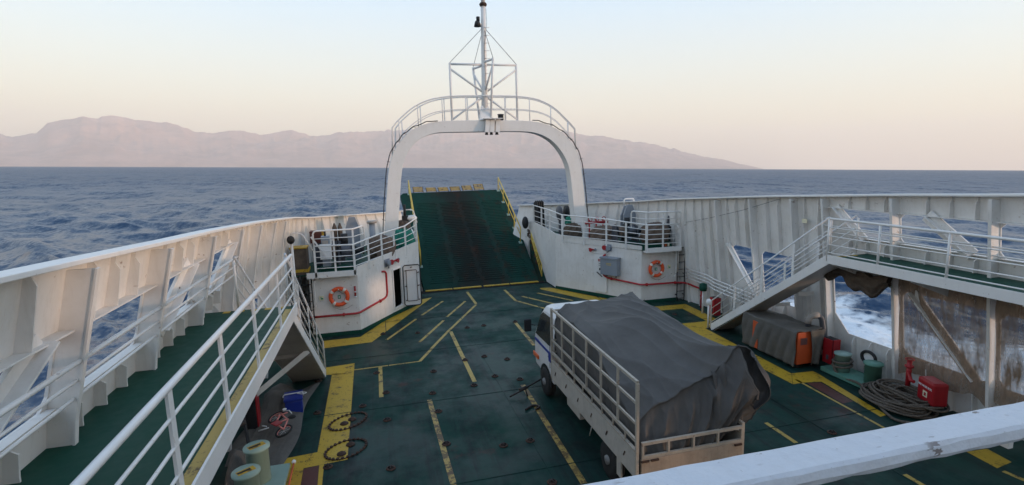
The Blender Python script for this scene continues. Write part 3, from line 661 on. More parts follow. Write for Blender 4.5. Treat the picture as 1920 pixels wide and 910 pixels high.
    for k, (da, mm) in enumerate(((-.07, 'grey'), (.11, 'redbox')) if L_ else ((.1, 'redbox'), (-.1, 'grey'))):
        c = on(a0+da, z0+.03, .12); pr_ = [c+N_*(-.08), c+N_*.02, c+N_*.08]
        MB().tube(pr_, [.05, .10, .105], 14).build('lamp_housing', MT[mm], lt)
    MB().tube([on(a0, z0-.05, .08), on(a0+.02, z0-.2, .07)], .025, 8).build('bracket', MT['grey'], lt)
    a0, z0 = ((2.55, 2.22) if L_ else (2.42, 2.08))
    bl = thing('alarm_bell', 'small red alarm horn above the %s door' % ('open' if L_ else 'closed'), 'alarm', on(a0, z0))
    MB().tube([on(a0, z0, .02), on(a0, z0, .10), on(a0, z0, .16)], [.03, .05, .09], 12).build('horn', MT['redbox'], bl)
    MB().tube([on(a0-.13, z0, .04), on(a0+.16, z0+.04, .05)], .03, 8).build('bracket', MT['redbox'], bl); MB().sphere(on(a0+(.2 if L_ else -.18), z0+.03, .06), .05).build('cap', MT['grey'], bl)
# fire main pipes
def pipe(name, label, pts, r, mat, joints=()):
    t = thing(name, label, 'pipe', pts[0]); MB().tube(pts, r, 10).build('pipe_run', MT[mat], t)
    for p, q in joints:
        p = Vector(p); q = Vector(q); MB().tube([p, q], r*1.7, 12).build('flange', MT[mat], t)
    return t
def rnd_path(pts, c=.1):
    pts = [Vector(p) for p in pts]; out = [pts[0]]
    for a, b_, d in zip(pts, pts[1:], pts[2:]):
        u_ = (a-b_).normalized()*c; v_ = (d-b_).normalized()*c
        out += [b_+u_, b_+u_*.35+v_*.35, b_+v_]
    return out+[pts[-1]]
pipe('fire_main_pipe', 'red pipe bending round the left deckhouse towards the open door', rnd_path([(-2.5, 19.17, .79), (-.86, 19.17, .79), (.13, 20.68, .90), (.20, 20.78, 1.0), (.20, 20.78, 1.93), (.04, 20.56, 1.97)]), .038, 'red', [((-1.4, 19.17, .79), (-1.34, 19.17, .79)), ((-.1, 20.32, .87), (-.07, 20.36, .875))])
pipe('fire_main_pipe', 'red pipe running across the right deckhouse under the grey box and ladder', rnd_path([(9.47, 20.75, 1.93), (9.40, 20.88, 1.9), (9.38, 20.88, 1.04), (9.5, 20.68, .93), (10.42, 19.26, .84), (12.05, 19.22, .82), (12.36, 19.1, .80), (12.36, 18.0, .78), (12.33, 17.95, .02)]), .038, 'red',
     [((10.6, 19.25, .84), (10.66, 19.25, .84)), ((11.9, 19.22, .82), (11.96, 19.22, .82)), ((9.6, 20.5, .92), (9.63, 20.46, .918)), ((12.34, 17.95, .5), (12.34, 17.95, .56))])
# grey junction box
A = Vector((10.46, 19.40, 0)); D = (Vector((8.02, 23.2, 0))-A).normalized(); N_ = Vector((-D.y, D.x, 0))
def onR(d, z, off=0): return A+D*d+N_*off+Vector((0, 0, z))
t = thing('junction_box', 'large grey electrical box on the right deckhouse wall beside the closed door', 'electrical box', onR(1.35, 1.45))
MB().ext([onR(.98, 1.10, .03), onR(1.80, 1.10, .03), onR(1.80, 1.80, .03), onR(.98, 1.80, .03)], N_*.30).build('casing', MT['grey'], t, .008)
MB().ext([onR(.96, 1.80, .03), onR(1.82, 1.80, .03), onR(1.82, 1.87, .03), onR(.96, 1.87, .03)], N_*.34).build('lid', MT['grey'], t, .008)
MB().ext([onR(1.25, 1.60, .332), onR(1.50, 1.60, .332), onR(1.50, 1.62, .332), onR(1.25, 1.62, .332)], N_*.004).ext([onR(1.25, 1.54, .332), onR(1.50, 1.54, .332), onR(1.50, 1.56, .332), onR(1.25, 1.56, .332)], N_*.004).build('lettering', MT['yrail'], t)
for d in (1.1, 1.6): MB().tube([onR(d, 1.10, .18), onR(d, 1.0, .18)], .025, 8).build('cable_gland', MT['black'], t)
tag(MB().ext([onR(1.92, 1.45, .02), onR(2.02, 1.45, .02), onR(2.02, 1.62, .02), onR(1.92, 1.62, .02)], N_*.01).build('fire_sign', MT['redbox'], None), 'small red square sign between the closed door and the grey box', 'sign')
t = thing('push_switch', 'round black switch on a grey plate below the small red sign', 'switch', onR(1.97, 1.25)); MB().ext([onR(1.9, 1.18, .02), onR(2.04, 1.18, .02), onR(2.04, 1.34, .02), onR(1.9, 1.34, .02)], N_*.03).build('plate', MT['grey'], t); MB().tube([onR(1.97, 1.26, .05), onR(1.97, 1.26, .10)], .05, 12).build('button', MT['black'], t)
# lifebuoys
def buoy(x, y, z, R_, label):
    t = thing('lifebuoy', label, 'lifebuoy', (x, y, z)); r_ = .068*R_/.36
    m_ = MB(); m_.tube([(x+(R_-r_)*math.cos(a), y, z+(R_-r_)*math.sin(a)) for a in [k*math.pi/20 for k in range(40)]], r_, 14, close=True); m_.build('ring', MT['ring'], t)
    for k in range(4):
        a0 = math.pi/4+k*math.pi/2+.12
        MB().tube([(x+(R_-r_)*math.cos(a0+j*.05), y, z+(R_-r_)*math.sin(a0+j*.05)) for j in range(-3, 4)], r_*1.07, 14).build('reflective_band', MT['band'], t)
    MB().box(x-.05, x+.05, y+.02, y+.05, z-.08, z+.04).build('sign_plate', MT['sign'], t)
    MB().box(x-.022, x+.022, y+.008, y+.02, z-.045, z+.005).build('sign_mark', MT['wplast'], t)
    pts = [(x+(R_-.05)*math.cos(a)*(.72+.16*math.sin(5*a)), y-.02, z+(R_-.04)*math.sin(a)*(.75+.2*math.cos(3*a))-.03) for a in [k*2*math.pi/26 for k in range(26)]]
    MB().tube(pts, .007, 5, close=True).build('grab_line', MT['rope'], t)
    pts = [(x-R_*.7+R_*1.9*k/12, y-.0, z-R_*.95-.13*math.sin(math.pi*k/12)) for k in range(13)]
    MB().tube(pts, .006, 5).build('hanging_line', MT['rope'], t)
    MB().tube([(x, y+.07, z+R_*.72), (x, y-.06, z+R_*.72), (x, y-.07, z+R_*.8)], .016, 6).build('hook', MT['wplast'], t)
buoy(-1.48, 19.16, 1.46, .36, 'orange lifebuoy with white bands hung on the left deckhouse')
buoy(11.08, 19.28, 1.47, .36, 'orange lifebuoy with white bands hung on the right deckhouse')
t = thing('fire_flare', 'small red and white hand flare clipped beside the left lifebuoy', 'flare', (-.93, 19.2, 1.5)); MB().tube([(-.93, 19.2, 1.42), (-.93, 19.2, 1.78)], .035, 10).build('tube', MT['redbox'], t); MB().tube([(-.93, 19.2, 1.38), (-.93, 19.2, 1.42)], .045, 10).tube([(-.93, 19.2, 1.56), (-.93, 19.2, 1.6)], .042, 10).build('clip', MT['wplast'], t)
for x, z, lab in ((-2.08, 1.44, 'left'), (11.70, 1.50, 'right')):
    t = thing('muster_sign', 'small white sign with a green mark beside the ladder of the %s deckhouse' % lab, 'sign', (x, 19.25, z)); yy = 19.25 if x < 0 else 19.34
    MB().box(x-.08, x+.08, yy-.01, yy, z-.08, z+.08).build('plate', MT['cream'], t); MB().box(x-.03, x-.005, yy-.014, yy-.0102, z-.05, z+.05).box(x-.004, x+.05, yy-.014, yy-.0102, z-.05, z-.0).build('mark', MT['sign'], t)
# ladders
def ladder(x0, x1, y, z0, z1, label, mat='black'):
    t = thing('ladder', label, 'ladder', (x0, y, z0))
    for x in (x0, x1): MB().tube([(x, y, z0), (x, y, z1)], .022, 8).build('stile', MT[mat], t)
    k = int((z1-z0)/.31)
    for i in range(k+1):
        z = z0+.1+i*.31
        if z < z1: MB().tube([(x0, y, z), (x1, y, z)], .014, 6).build('rung', MT[mat], t)
    for z in (z0+.25, (z0+z1)/2, z1-.1):
        for x in (x0, x1): MB().bar((x, y, z), (x, y+.14, z), .03, .03).build('bracket', MT[mat], t)
ladder(-2.74, -2.36, 19.13, .03, 2.30, 'thin dark ladder on the left deckhouse behind the staircase')
ladder(12.02, 12.36, 19.22, .03, 2.32, 'thin black ladder between the right deckhouse and the bulwark')
for x, lab in ((-2.27, 'left'), (11.88, 'right')):
    t = tag(MB().tube(rnd_path([(x, 19.3, 2.1), (x, 19.1, 2.08), (x, 19.1, 1.15), (x-.12, 19.14, 1.1)], .05), .018, 8).build('grab_handle', MT['rail'], None), 'thin white vertical grab bar next to the %s deckhouse ladder' % lab, 'grab bar')
t = thing('ladder_hoops', 'white curved handrails at the head of the right ladder', 'handrail', (12.0, 19.2, FZ))
for x in (12.0, 12.42): MB().tube(rnd_path([(x, 19.15, 1.3), (x, 19.15, 3.25), (x, 19.55, 3.25), (x, 19.55, 2.3)], .16), .026, 8).build('hoop', MT['rail'], t)
# box at left corner below ladder head
t = thing('stair_locker', 'brown locker with yellow edges beside the left ladder head', 'locker', (-2.6, 19.6, FZ))
MB().box(-3.0, -2.46, 19.35, 19.9, FZ+.01, FZ+.95).build('cabinet', MT['netd'], t, .01)
MB().box(-3.02, -2.44, 19.33, 19.92, FZ+.12, FZ+.22).build('lower_edge', MT['yel'], t); MB().box(-3.02, -2.44, 19.33, 19.92, FZ+.95, FZ+.99).build('top_edge', MT['yel'], t)
t = thing('post_lamp', 'dark round lamp on a white post left of the left platform', 'lamp', (-2.86, 18.9, 2.3))
MB().tube([(-2.86, 18.95, .05), (-2.86, 18.95, 3.6)], .045, 10).build('post', MT['rail'], t); MB().sphere((-2.86, 18.85, 3.62), .13, sc=(1, 1, 1.1)).build('lamp_head', MT['black'], t); MB().tube(rnd_path([(-2.86, 18.95, 3.6), (-2.86, 18.9, 3.85), (-2.5, 18.9, 3.8), (-2.2, 18.95, 3.2)], .08), .02, 6).build('arm', MT['rail'], t)

# platform railings
def prail(name, label, runs, corner, zl, nb=5):
    t = thing(name, label, 'railing', runs[0])
    pts = [Vector(p) for p in runs]; cp = [Vector(p) for p in corner]
    for k in range(nb):
        f = k/(nb); MB().tube([(p.x, p.y, FZ+.08+(p.z-FZ-.08)*(1-f)) for p in pts], .028 if k == 0 else .015, 8).build('rail', MT['rail'], t)
    for a, b_ in zip(pts, pts[1:]):
        n_ = max(1, round((b_-a).length/1.15))
        for i in range(n_+1):
            if i == 0 and a is not pts[0]: continue
            p = a.lerp(b_, i/n_)
            if cp and (p-cp[0]).xy.length < .2 or cp and (p-cp[1]).xy.length < .12: p = p+Vector((.0, 0, -.004))
            MB().box(p.x-.035, p.x+.035, p.y-.02, p.y+.02, FZ-.03, p.z).build('post', MT['rail'], t)
    cp = [Vector(p) for p in corner]
    if cp:
        MB().tube(rnd_path([(cp[0].x, cp[0].y, FZ+.9)]+[tuple(p) for p in cp]+[(cp[-1].x, cp[-1].y, FZ+.9)], .1), .028, 8).build('high_rail', MT['rail'], t)
        MB().tube([(p.x, p.y, p.z-.27) for p in cp], .015, 8).build('rail', MT['rail'], t)
        for p in cp[1:-1]: MB().box(p.x-.03, p.x+.03, p.y+.03, p.y+.07, FZ, p.z).build('post', MT['rail'], t)
        MB().box((cp[0].x+cp[1].x)/2-.03, (cp[0].x+cp[1].x)/2+.03, cp[0].y+.03, cp[0].y+.07, FZ, cp[0].z).build('post', MT['rail'], t)
prail('platform_railing', 'white railing round the left platform above the open door', [(-2.16, 18.95, 3.34), (-.87, 18.95, 3.32), (.10, 20.68, 3.43), (1.08, 22.2, 3.50), (1.62, 23.1, 3.70), (1.62, 24.3, 3.75)], [(-2.16, 18.95, 3.86), (-.86, 18.95, 3.86), (-.5, 19.7, 3.88)], 0)
prail('platform_railing', 'white railing round the right platform above the closed door', [(12.02, 19.05, 3.32), (10.50, 19.05, 3.35), (9.5, 20.75, 3.48), (8.22, 22.75, 3.55), (8.04, 24.0, 3.68), (8.04, 26.6, 3.72)], [(12.02, 19.05, 3.83), (10.49, 19.05, 3.86), (10.16, 19.75, 3.88)], 0)

# ------------------------------------------------------------------ raised bow ramp
B0 = Vector((0, 24.78, .03)); T0 = Vector((0, 33.0, 4.30)); RD = (T0-B0); RL = RD.length; RU = RD/RL; RN = Vector((0, -RU.z, RU.y))
def rp(x, s, h=0): return Vector((x, 0, 0))+B0+RU*s+RN*h
t = thing('bow_ramp', 'large green bow ramp raised between the two deckhouses, worn brown down the middle', 'ramp', (4.8, 24.8, 0))
pl = [(1.95, 0), (7.70, 0), (7.86, RL*.6), (7.97, RL-.25), (7.85, RL), (1.65, RL), (1.45, RL-.25), (1.70, RL*.6)]
MB().ext([rp(x, s) for x, s in pl], -RN*.28).build('ramp_plate', MT['ramp'], t)
bars = MB()
for i in range(1, 46):
    s = .35+i*(RL-1.5)/46
    for x0, x1 in ((2.35, 3.45), (3.7, 4.75), (4.95, 6.0), (6.25, 7.35)):
        sh = .06*math.sin(i*1.7+x0); bars.bar(rp(x0+sh, s, .010), rp(x1+sh, s, .010), .035, .022, tuple(RN))
bars.build('anti_slip_bars', MT['ramp'], t)
hp = [(2.0, 3.28), (3.34, 4.70), (4.82, 6.10), (6.16, 7.6)]
for a, b_ in hp: MB().box(a, b_, 24.58, 24.76, .05, .085).build('hinge_plate', MT['yel'], t, .005)
MB().box(1.7, 8.0, 24.5, 24.57, -.3, .03).build('hinge_beam', MT['black'], t)
MB().tube([(1.8, 24.64, .03), (7.9, 24.64, .03)], .045, 8).build('hinge_pin', MT['chain'], t)
for i in range(6):                      # lip flaps at the head of the ramp
    xc = 2.62+i*.755+(.0 if i else -.05); tl = (.16, .02, .0, .03, .10, .25)[i]; ss = RL
    fm = MB(); e = Vector((0, .86, .30+tl)); e.normalize()
    o0 = rp(xc, RL+.02, .02)
    for x in (-.29, .29): fm.bar(o0+Vector((x, 0, 0)), o0+Vector((x, 0, 0))+e*.62, .04, .04)
    fr = fm.build('flap_frame', MT['rustm'], t)
    sl = MB()
    for k in range(4): sl.bar(o0+Vector((-.28, 0, .03))+e*(.05+k*.16), o0+Vector((.28, 0, .03))+e*(.05+k*.16), .085, .03, (0, -e.z, e.y))
    sl.build('slats', MT['flap'], fr)
def ramp_rail(x, s0, s1, name, nst, lean=0, h=.85):
    g = thing(name, name, 'railing', rp(x, s0)); return g
for x, lab in ((1.98, 'left'), (7.58, 'right')):
    g = MB(); s0, s1 = 3.4, RL-.15; H2 = Vector((0, 0, 1))*.62+RN*.25
    if lab == 'left': s0 = 1.9
    for k, f in enumerate((1.0, .52)): MB().tube([rp(x, s0)+H2*f, rp(x, s1)+H2*f], .032 if k == 0 else .024, 8).build('side_rail', MT['yrail'], t)
    for i in range(5):
        s = s0+(s1-s0)*i/4; o_ = MB().tube([rp(x, s), rp(x, s)+H2], .028, 8).build('rail_post', MT['yrail'], t)
        MB().ext([rp(x-.09, s-.1, .002), rp(x+.09, s-.1, .002), rp(x+.09, s+.1, .002), rp(x-.09, s+.1, .002)], RN*.03).build('foot_plate', MT['pgreen'], o_)
for x, lab in ((1.80, 'left'), (7.86, 'right')):
    g = thing('guard_frame', 'low yellow guard frame at the foot of the ramp on the %s' % lab, 'railing', (x, 25, 0))
    a = Vector((x, 24.95, .25)); b_ = Vector((x, 26.7, 1.95))
    for h in (.0, .30, .60): MB().tube([a+Vector((0, -.1, h)), b_+Vector((0, -.1, h*.5))], .02, 8).build('rail', MT['yrail'], g)
    for k in (0, .5, 1): p = a.lerp(b_, k); MB().tube([p+Vector((0, -.1, 0)), p+Vector((0, -.1, .62*(1-.45*k)))], .02, 8).build('post', MT['yrail'], g)
# dark hull cheeks beside the ramp
ck = MB()
for x0, x1 in ((.6, 1.62), (8.06, 9.2)): ck.ext([(x0, 24.9, -.6), (x1, 24.9, -.6), (x1, 24.9, 1.6), (x0, 24.9, 1.6)], (0, 3.0, 0))
tag(ck.build('bow_cheeks', MT['walk'], None), None, None, None, 'structure')
# ------------------------------------------------------------------ gantry arch and mast
OUT = [(.24, 2.3), (.30, 3.3), (.56, 5.61), (.77, 6.47), (1.09, 6.92), (1.47, 7.36), (2.08, 7.69), (2.92, 7.86), (4.85, 7.86), (6.95, 7.84), (7.85, 7.64), (8.52, 7.27), (9.01, 6.73), (9.30, 6.18), (9.46, 5.33), (9.69, 2.9), (9.74, 2.3)]
INN = [(.80, 2.3), (.86, 3.3), (1.11, 5.60), (1.30, 6.30), (1.62, 6.79), (2.05, 7.15), (2.64, 7.35), (3.3, 7.37), (4.85, 7.37), (6.6, 7.37), (7.25, 7.29), (7.87, 7.01), (8.33, 6.57), (8.71, 5.94), (8.86, 5.30), (9.07, 2.9), (9.12, 2.3)]
def smooth_(p):
    for _ in range(2):
        q = [p[0]]
        for a, b_ in zip(p, p[1:]): q += [(a[0]*.75+b_[0]*.25, a[1]*.75+b_[1]*.25), (a[0]*.25+b_[0]*.75, a[1]*.25+b_[1]*.75)]
        p = q+[p[-1]]
    return p
t = thing('gantry_arch', 'tall white steel arch spanning the bow ramp', 'arch', (4.95, 23.5, 2.3))
SO = smooth_(OUT); SI = smooth_(INN); Y0, Y1 = 23.25, 23.85; ar = MB(); n_ = len(SO)
ar.add([(x, Y0, z) for x, z in SO]+[(x, Y0, z) for x, z in SI]+[(x, Y1, z) for x, z in SO]+[(x, Y1, z) for x, z in SI],
       [(i, i+1, n_+i+1, n_+i) for i in range(n_-1)]+[(2*n_+i, 3*n_+i, 3*n_+i+1, 2*n_+i+1) for i in range(n_-1)]+[(i, 2*n_+i, 2*n_+i+1, i+1) for i in range(n_-1)]+[(n_+i, n_+i+1, 3*n_+i+1, 3*n_+i) for i in range(n_-1)])
ar.build('arch_beam', MT['rail'], t, .012)
cb = MB(); cp_ = [(x-.06*(1 if x < 4.9 else -1), Y0+.05, z+.0) for x, z in SO if x < 3.2 and z > 2.6]; cb.tube([(x-.03, Y0-.02, z+.04+.03*math.sin(i*1.9)) for i, (x, y, z) in enumerate(cp_)], .022, 6)
cb.build('cable', MT['black'], t)
cp_ = [(x, z) for x, z in SO if x > 6.9 and z > 2.6]; MB().tube([(x+.05, Y0-.02, z+.04+.03*math.sin(i*1.9)) for i, (x, z) in enumerate(cp_)], .022, 6).build('cable', MT['black'], t)
for i in range(0, len(SO), 3):
    x, z = SO[i]
    if 3 < z < 7.6:
        s_ = -1 if x < 5 else 1; MB().tube([(x, Y0, z), (x+s_*.14, Y0, z+.05)], .012, 6).build('cable_hook', MT['greydk'], t)
# railings that follow the arch
RT = [(.80, 6.45), (.86, 7.58), (1.14, 7.92), (1.97, 8.58), (3.02, 8.89), (4.85, 8.92), (6.94, 8.90), (8.02, 8.52), (8.81, 7.78), (9.12, 7.45), (9.15, 6.3)]
RT2 = smooth_([(x, z) for x, z in RT[1:-1]])
for Y_ in (Y0+.06, Y1-.06):
    g = thing('arch_railing', 'curved white railing along the %s edge of the arch' % ('near' if Y_ < 23.5 else 'far'), 'railing', (4.95, Y_, 7.8))
    dd = 0 if Y_ < 23.5 else .15
    MB().tube([(RT[0][0]+dd, Y_, RT[0][1])]+[(x+dd, Y_, z) for x, z in RT2]+[(RT[-1][0]+dd, Y_, RT[-1][1])], .028, 8).build('top_rail', MT['rail'], g)
    md = smooth_([(1.02, 7.0), (1.35, 7.42), (2.1, 8.02), (3.0, 8.32), (4.85, 8.36), (6.94, 8.34), (7.95, 8.05), (8.65, 7.4), (8.98, 6.95)])
    MB().tube([(x+dd, Y_, z) for x, z in md], .018, 8).build('middle_rail', MT['rail'], g)
    for x in (1.15, 1.97, 3.02, 4.05, 5.8, 6.94, 7.95, 8.78):
        z0 = lerp(SO, x) if x < 4.9 else lerp(SO[len(SO)//2:], x); z1 = lerp(RT2, x); MB().tube([(x+dd, Y_, z0-.05), (x+dd, Y_, z1)], .022, 8).build('post', MT['rail'], g)
t = thing('mast', 'tall white mast with a braced frame and stays on top of the arch', 'mast', (4.93, 23.55, 7.86))
mc = Vector((4.93, 23.55, 0)); mtop = Vector((5.02, 23.55, 0))
def mz(z): k = (z-7.86)/5.0; return mc.lerp(mtop, k)+Vector((0, 0, z))
MB().tube([mz(7.9), mz(9.5), mz(11.6), mz(12.75)], [.16, .125, .11, .10], 14).build('pole', MT['rail'], t)
MB().tube([mz(12.7), mz(12.78), mz(12.84)], [.14, .17, .13], 14).build('collar', MT['rustm'], t); MB().tube([mz(12.84), mz(13.6)], .09, 12).build('pole_head', MT['rail'], t)
MB().ext([(4.63, 23.2, 7.87), (5.23, 23.2, 7.87), (5.08, 23.45, 8.5), (4.78, 23.45, 8.5)], (0, .2, 0)).build('base_gusset', MT['rail'], t)
corners = [Vector((3.46, 23.55, 0)), Vector((6.43, 23.55, 0)), Vector((5.2, 22.75, 0)), Vector((4.66, 24.5, 0))]
for i, c in enumerate(corners):
    z0 = 7.86; z1 = 10.32 if i < 2 else (10.42 if i == 2 else 10.30)
    if i == 2: c2 = Vector((5.14, 23.3, 0))
    elif i == 3: c2 = Vector((4.75, 23.8, 0))
    else: c2 = c
    MB().tube([c2+Vector((0, 0, z0)), c+Vector((0, 0, z1))], .05, 10).build('upright', MT['rail'], t)
    MB().tube([c+Vector((0, 0, z1-.05)), mz(z1-.05)], .048, 10).build('top_spar', MT['rail'], t)
    MB().tube([c+Vector((0, 0, z1-.25)), mz(9.05)], .045, 10).build('brace', MT['rail'], t)
    if i < 2: MB().tube([c2+Vector((0, 0, z0+.05)), mz(8.95)], .045, 10).build('brace', MT['rail'], t)
    MB().tube([c+Vector((0, 0, z1)), mz(11.85)], .012, 6).build('stay', MT['greydk'], t)
for k in range(11):
    z = 8.6+k*.32; p = mz(z); MB().tube([p+Vector((-.02, -.12, 0)), p+Vector((.24, -.12, 0))], .014, 6).build('step', MT['rail'], t)
p = mz(11.95); nl = MB().tube([p+Vector((-.1, -.05, 0)), p+Vector((-.3, -.1, -.02))], .03, 8).build('lamp_arm', MT['rail'], t); MB().tube([p+Vector((-.28, -.1, -.12)), p+Vector((-.28, -.1, .1))], [.16, .1], 12).tube([p+Vector((-.25, -.1, .12)), p+Vector((-.25, -.1, .28))], .08, 12).build('navigation_lamp', MT['black'], nl)
MB().tube([mz(12.6)+Vector((.11, -.05, 0)), mz(12)+Vector((.13, -.1, 0)), mz(11)+Vector((.0, -.13, 0)), mz(9)+Vector((.05, -.15, 0))], .008, 5).build('cable', MT['black'], t)
t = thing('lamp_shields', 'three tapered white light shields hanging on the middle of the arch', 'light shield', (5.05, 23.1, 7.4))
for k, x in enumerate((4.86, 5.07, 5.32)):
    MB().ext([(x+.02, 23.12, 7.90), (x+.22, 23.12, 7.90), (x+.13, 22.95, 7.33), (x-.06, 22.95, 7.33)], (0, .10, 0)).build('shield', MT['whitex'], t)
    MB().tube([(x+.03, 23.1, 7.33), (x+.03, 23.1, 7.22)], [.05, .08], 10).build('lamp', MT['black'], t)
MB().box(4.76, 5.6, 22.92, 23.24, 7.90, 7.93).build('shelf', MT['rail'], t)
t = thing('beacon', 'short black beacon standing on the arch right of the mast', 'beacon', (5.62, 23.4, 7.87)); MB().tube([(5.62, 23.4, 7.87), (5.62, 23.4, 8.1)], .13, 12).build('body', MT['black'], t); MB().tube([(5.62, 23.4, 8.1), (5.62, 23.4, 8.13)], .15, 12).build('cap', MT['greydk'], t)
# ------------------------------------------------------------------ lorry with a sheeted load
MT['cab'] = paint('white_lorry_paint', (.68, .68, .67), .03, .25, .3)
MT['cage'] = paint('cream_cage_paint', (.42, .37, .30), .42, .5, .55, scale=3, rustcol=(.17, .065, .03))
MT['side'] = paint('pale_side_board', (.46, .43, .38), .28, .5, .5, scale=2.5, rustcol=(.2, .08, .04))
MT['tail'] = paint('rusty_tailboard', (.40, .31, .23), .42, .6, .6, scale=2.5, rustcol=(.20, .085, .045))
MT['tyre'] = paint('tyre_rubber', (.018, .018, .018), 0, .4, .8)
MT['rim'] = paint('grey_wheel_rim', (.22, .22, .22), .25, .5, .5, scale=4)
MT['win'] = paint('dark_window_glass', (.02, .025, .028), 0, .0, .08, bmp=0)
MT['amber'] = paint('amber_lens', (.7, .12, .02), 0, 0, .3)
XL, XR, YR, YF = 3.90, 5.92, 7.30, 11.66
t = thing('lorry', 'white cab lorry with rusty cream cage sides carrying a sheeted load', 'lorry', (4.9, 10, 0))
MB().box(XL+.03, XR-.03, YR+.02, YF, .74, .84).box(XL+.55, XL+.67, YR+.1, YF+1.0, .52, .735).box(XR-.67, XR-.55, YR+.1, YF+1.0, .52, .735).build('chassis', MT['chain'], t)
for xs, nm in ((XL, 'side_board'), (XR, 'side_board')):
    o_ = MB().box(xs-.02, xs+.02, YR+.06, YF, .73, 1.20).build(nm, MT['side'], t, .006)
    MB().box(xs-.03, xs+.03, YR+.06, YF, 1.205, 1.235).build('edge_rail', MT['cage'], o_)
    k = MB()
    for i in range(6): y = YR+.4+i*.72; k.bar((xs-.03 if xs == XL else xs+.03, y, 1.03), (xs-.03 if xs == XL else xs+.03, y+.06, .93), .012, .02)
    k.build('hooks', MT['rustm'], o_)
for xs in (XL, XR):
    cg = MB(); top0, top1 = 2.43, 2.50
    zt_ = lambda y: top0+(top1-top0)*(y-YR)/(YF-YR)
    y0_ = YR+.02 if xs == XL else YR+.5
    cg.bar((xs, y0_, zt_(YR)), (xs, YF-.02, zt_(YF)), .045, .05)
    for z in (2.06, 1.70): cg.bar((xs, y0_+.03, z), (xs, YF-.05, z+.03), .03, .045)
    cg.bar((xs, YR+.05, 1.40), (xs, YF-.05, 1.42), .04, .06)
    n_ = 6
    for i in range(n_+1):
        y = YR+.025+(YF-YR-.05)*i/n_; z0 = .74 if i in (0, n_) else 1.43
        cg.bar((xs+.002*(i % 2), y, z0), (xs+.002*(i % 2), y, (zt_(y) if (i or xs == XL) else 1.45)-.02), .05 if i in (0, n_) else .035, .05 if i in (0, n_) else .04, (0, 1, 0))
    for i in range(9): y = YR+.45+i*.48; cg.bar((xs, y, 1.23), (xs, y, 1.39), .025, .03, (0, 1, 0))
    cg.build('cage_side', MT['cage'], t)
hb = MB()
for z in (1.42, 1.72, 2.08, 2.46): hb.bar((XL+.03, YF-.03, z), (XR-.03, YF-.03, z), .04, .045, (0, 1, 0))
for x in (XL+.4, XL+.8, XL+1.2, XL+1.6): hb.bar((x, YF-.03, 1.25), (x, YF-.03, 2.44), .03, .03, (0, 1, 0))
hb.build('headboard', MT['cage'], t)
tg = MB().box(XL+.06, XR-.02, YR-.02, YR+.02, .73, 1.085).build('tailboard', MT['tail'], t, .006)
g = MB(); z0, z1 = 1.12, 1.36
g.bar((XL+.07, YR, z0), (XR-.02, YR, z0), .04, .05).bar((XL+.07, YR, z1), (XR-.02, YR, z1), .045, .05)
for i in range(5): x = XL+.09+i*(XR-XL-.13)/4; g.bar((x, YR+.001, z0+.02), (x, YR+.001, z1-.02), .035, .05, (0, 1, 0))
g.build('tail_rail', MT['cage'], tg)
g = MB()
for x in (XL+.12, XR-.12, XL+.3): g.bar((x-.07, YR-.035, 1.06), (x+.07, YR-.035, 1.06), .03, .03)
g.build('hinges', MT['rustm'], tg)
for i, (x, y, sx) in enumerate(((XL+.14, 8.55, -1), (XR-.14, 8.55, 1), (XL+.12, 12.35, -1), (XR-.12, 12.35, 1))):
    R_ = .37; w = .19
    wh = MB().lathe((x, y, R_), [(.20, -w/2), (R_*.93, -w/2), (R_, -w/2+.04), (R_, w/2-.04), (R_*.93, w/2), (.20, w/2)], 28, 'x').build('wheel', MT['tyre'], t)
    pr_ = [(.21, -.06), (.20, 0), (.10, .03 if i > 1 else -.05), (.085, .07), (.02, .075)] if sx > 0 else [(.21, .06), (.20, 0), (.10, -.03 if i > 1 else .05), (.085, -.07), (.02, -.075)]
    MB().lathe((x+sx*.06, y, R_), pr_, 20, 'x').build('rim', MT['rim'], wh)
    if i > 1:
        m_ = MB(); 
        for k in range(6): a = k*math.pi/3; m_.tube([(x+sx*.09, y+.055*math.cos(a), R_+.055*math.sin(a)), (x+sx*.125, y+.055*math.cos(a), R_+.055*math.sin(a))], .013, 6)
        m_.build('wheel_nuts', MT['rim'], wh)
for y in (8.55,): MB().tube([(XL+.2, y, .37), (XR-.2, y, .37)], .06, 8).build('axle', MT['chain'], t)
MB().tube([(XL+.2, 12.35, .37), (XR-.2, 12.35, .37)], .05, 8).build('axle', MT['chain'], t)
MB().box(XL+.02, XL+.05, 7.95, 8.12, .35, .72).box(XR-.05, XR-.02, 7.95, 8.12, .35, .72).build('mudguard', MT['side'], t)
MB().box(XL+.1, XL+.5, 10.1, 10.9, .40, .72).build('tool_box', MT['side'], t, .01)
MB().tube([(XL-.0, 9.2, .74), (XL-.03, 9.25, .5)], .01, 6).build('drain_pipe', MT['side'], t)
# cab: rounded cross sections along Y
def cabsec(y, top, w, zb=.50):
    hw = w/2; c = 4.91; pts = [(-hw+.02, zb), (-hw, zb+.25), (-hw, 1.42), (-hw+.09, top-.16), (-hw+.17, top-.04), (-hw+.32, top), (hw-.32, top), (hw-.17, top-.04), (hw-.09, top-.16), (hw, 1.42), (hw, zb+.25), (hw-.02, zb)]
    return [(c+x, y, z) for x, z in pts]
secs = [cabsec(11.80, 2.28, 1.86), cabsec(12.3, 2.34, 1.88), cabsec(12.75, 2.30, 1.88), cabsec(13.02, 2.14, 1.84), cabsec(13.30, 1.50, 1.84), cabsec(13.42, 1.36, 1.80), cabsec(13.45, 1.0, 1.74)]
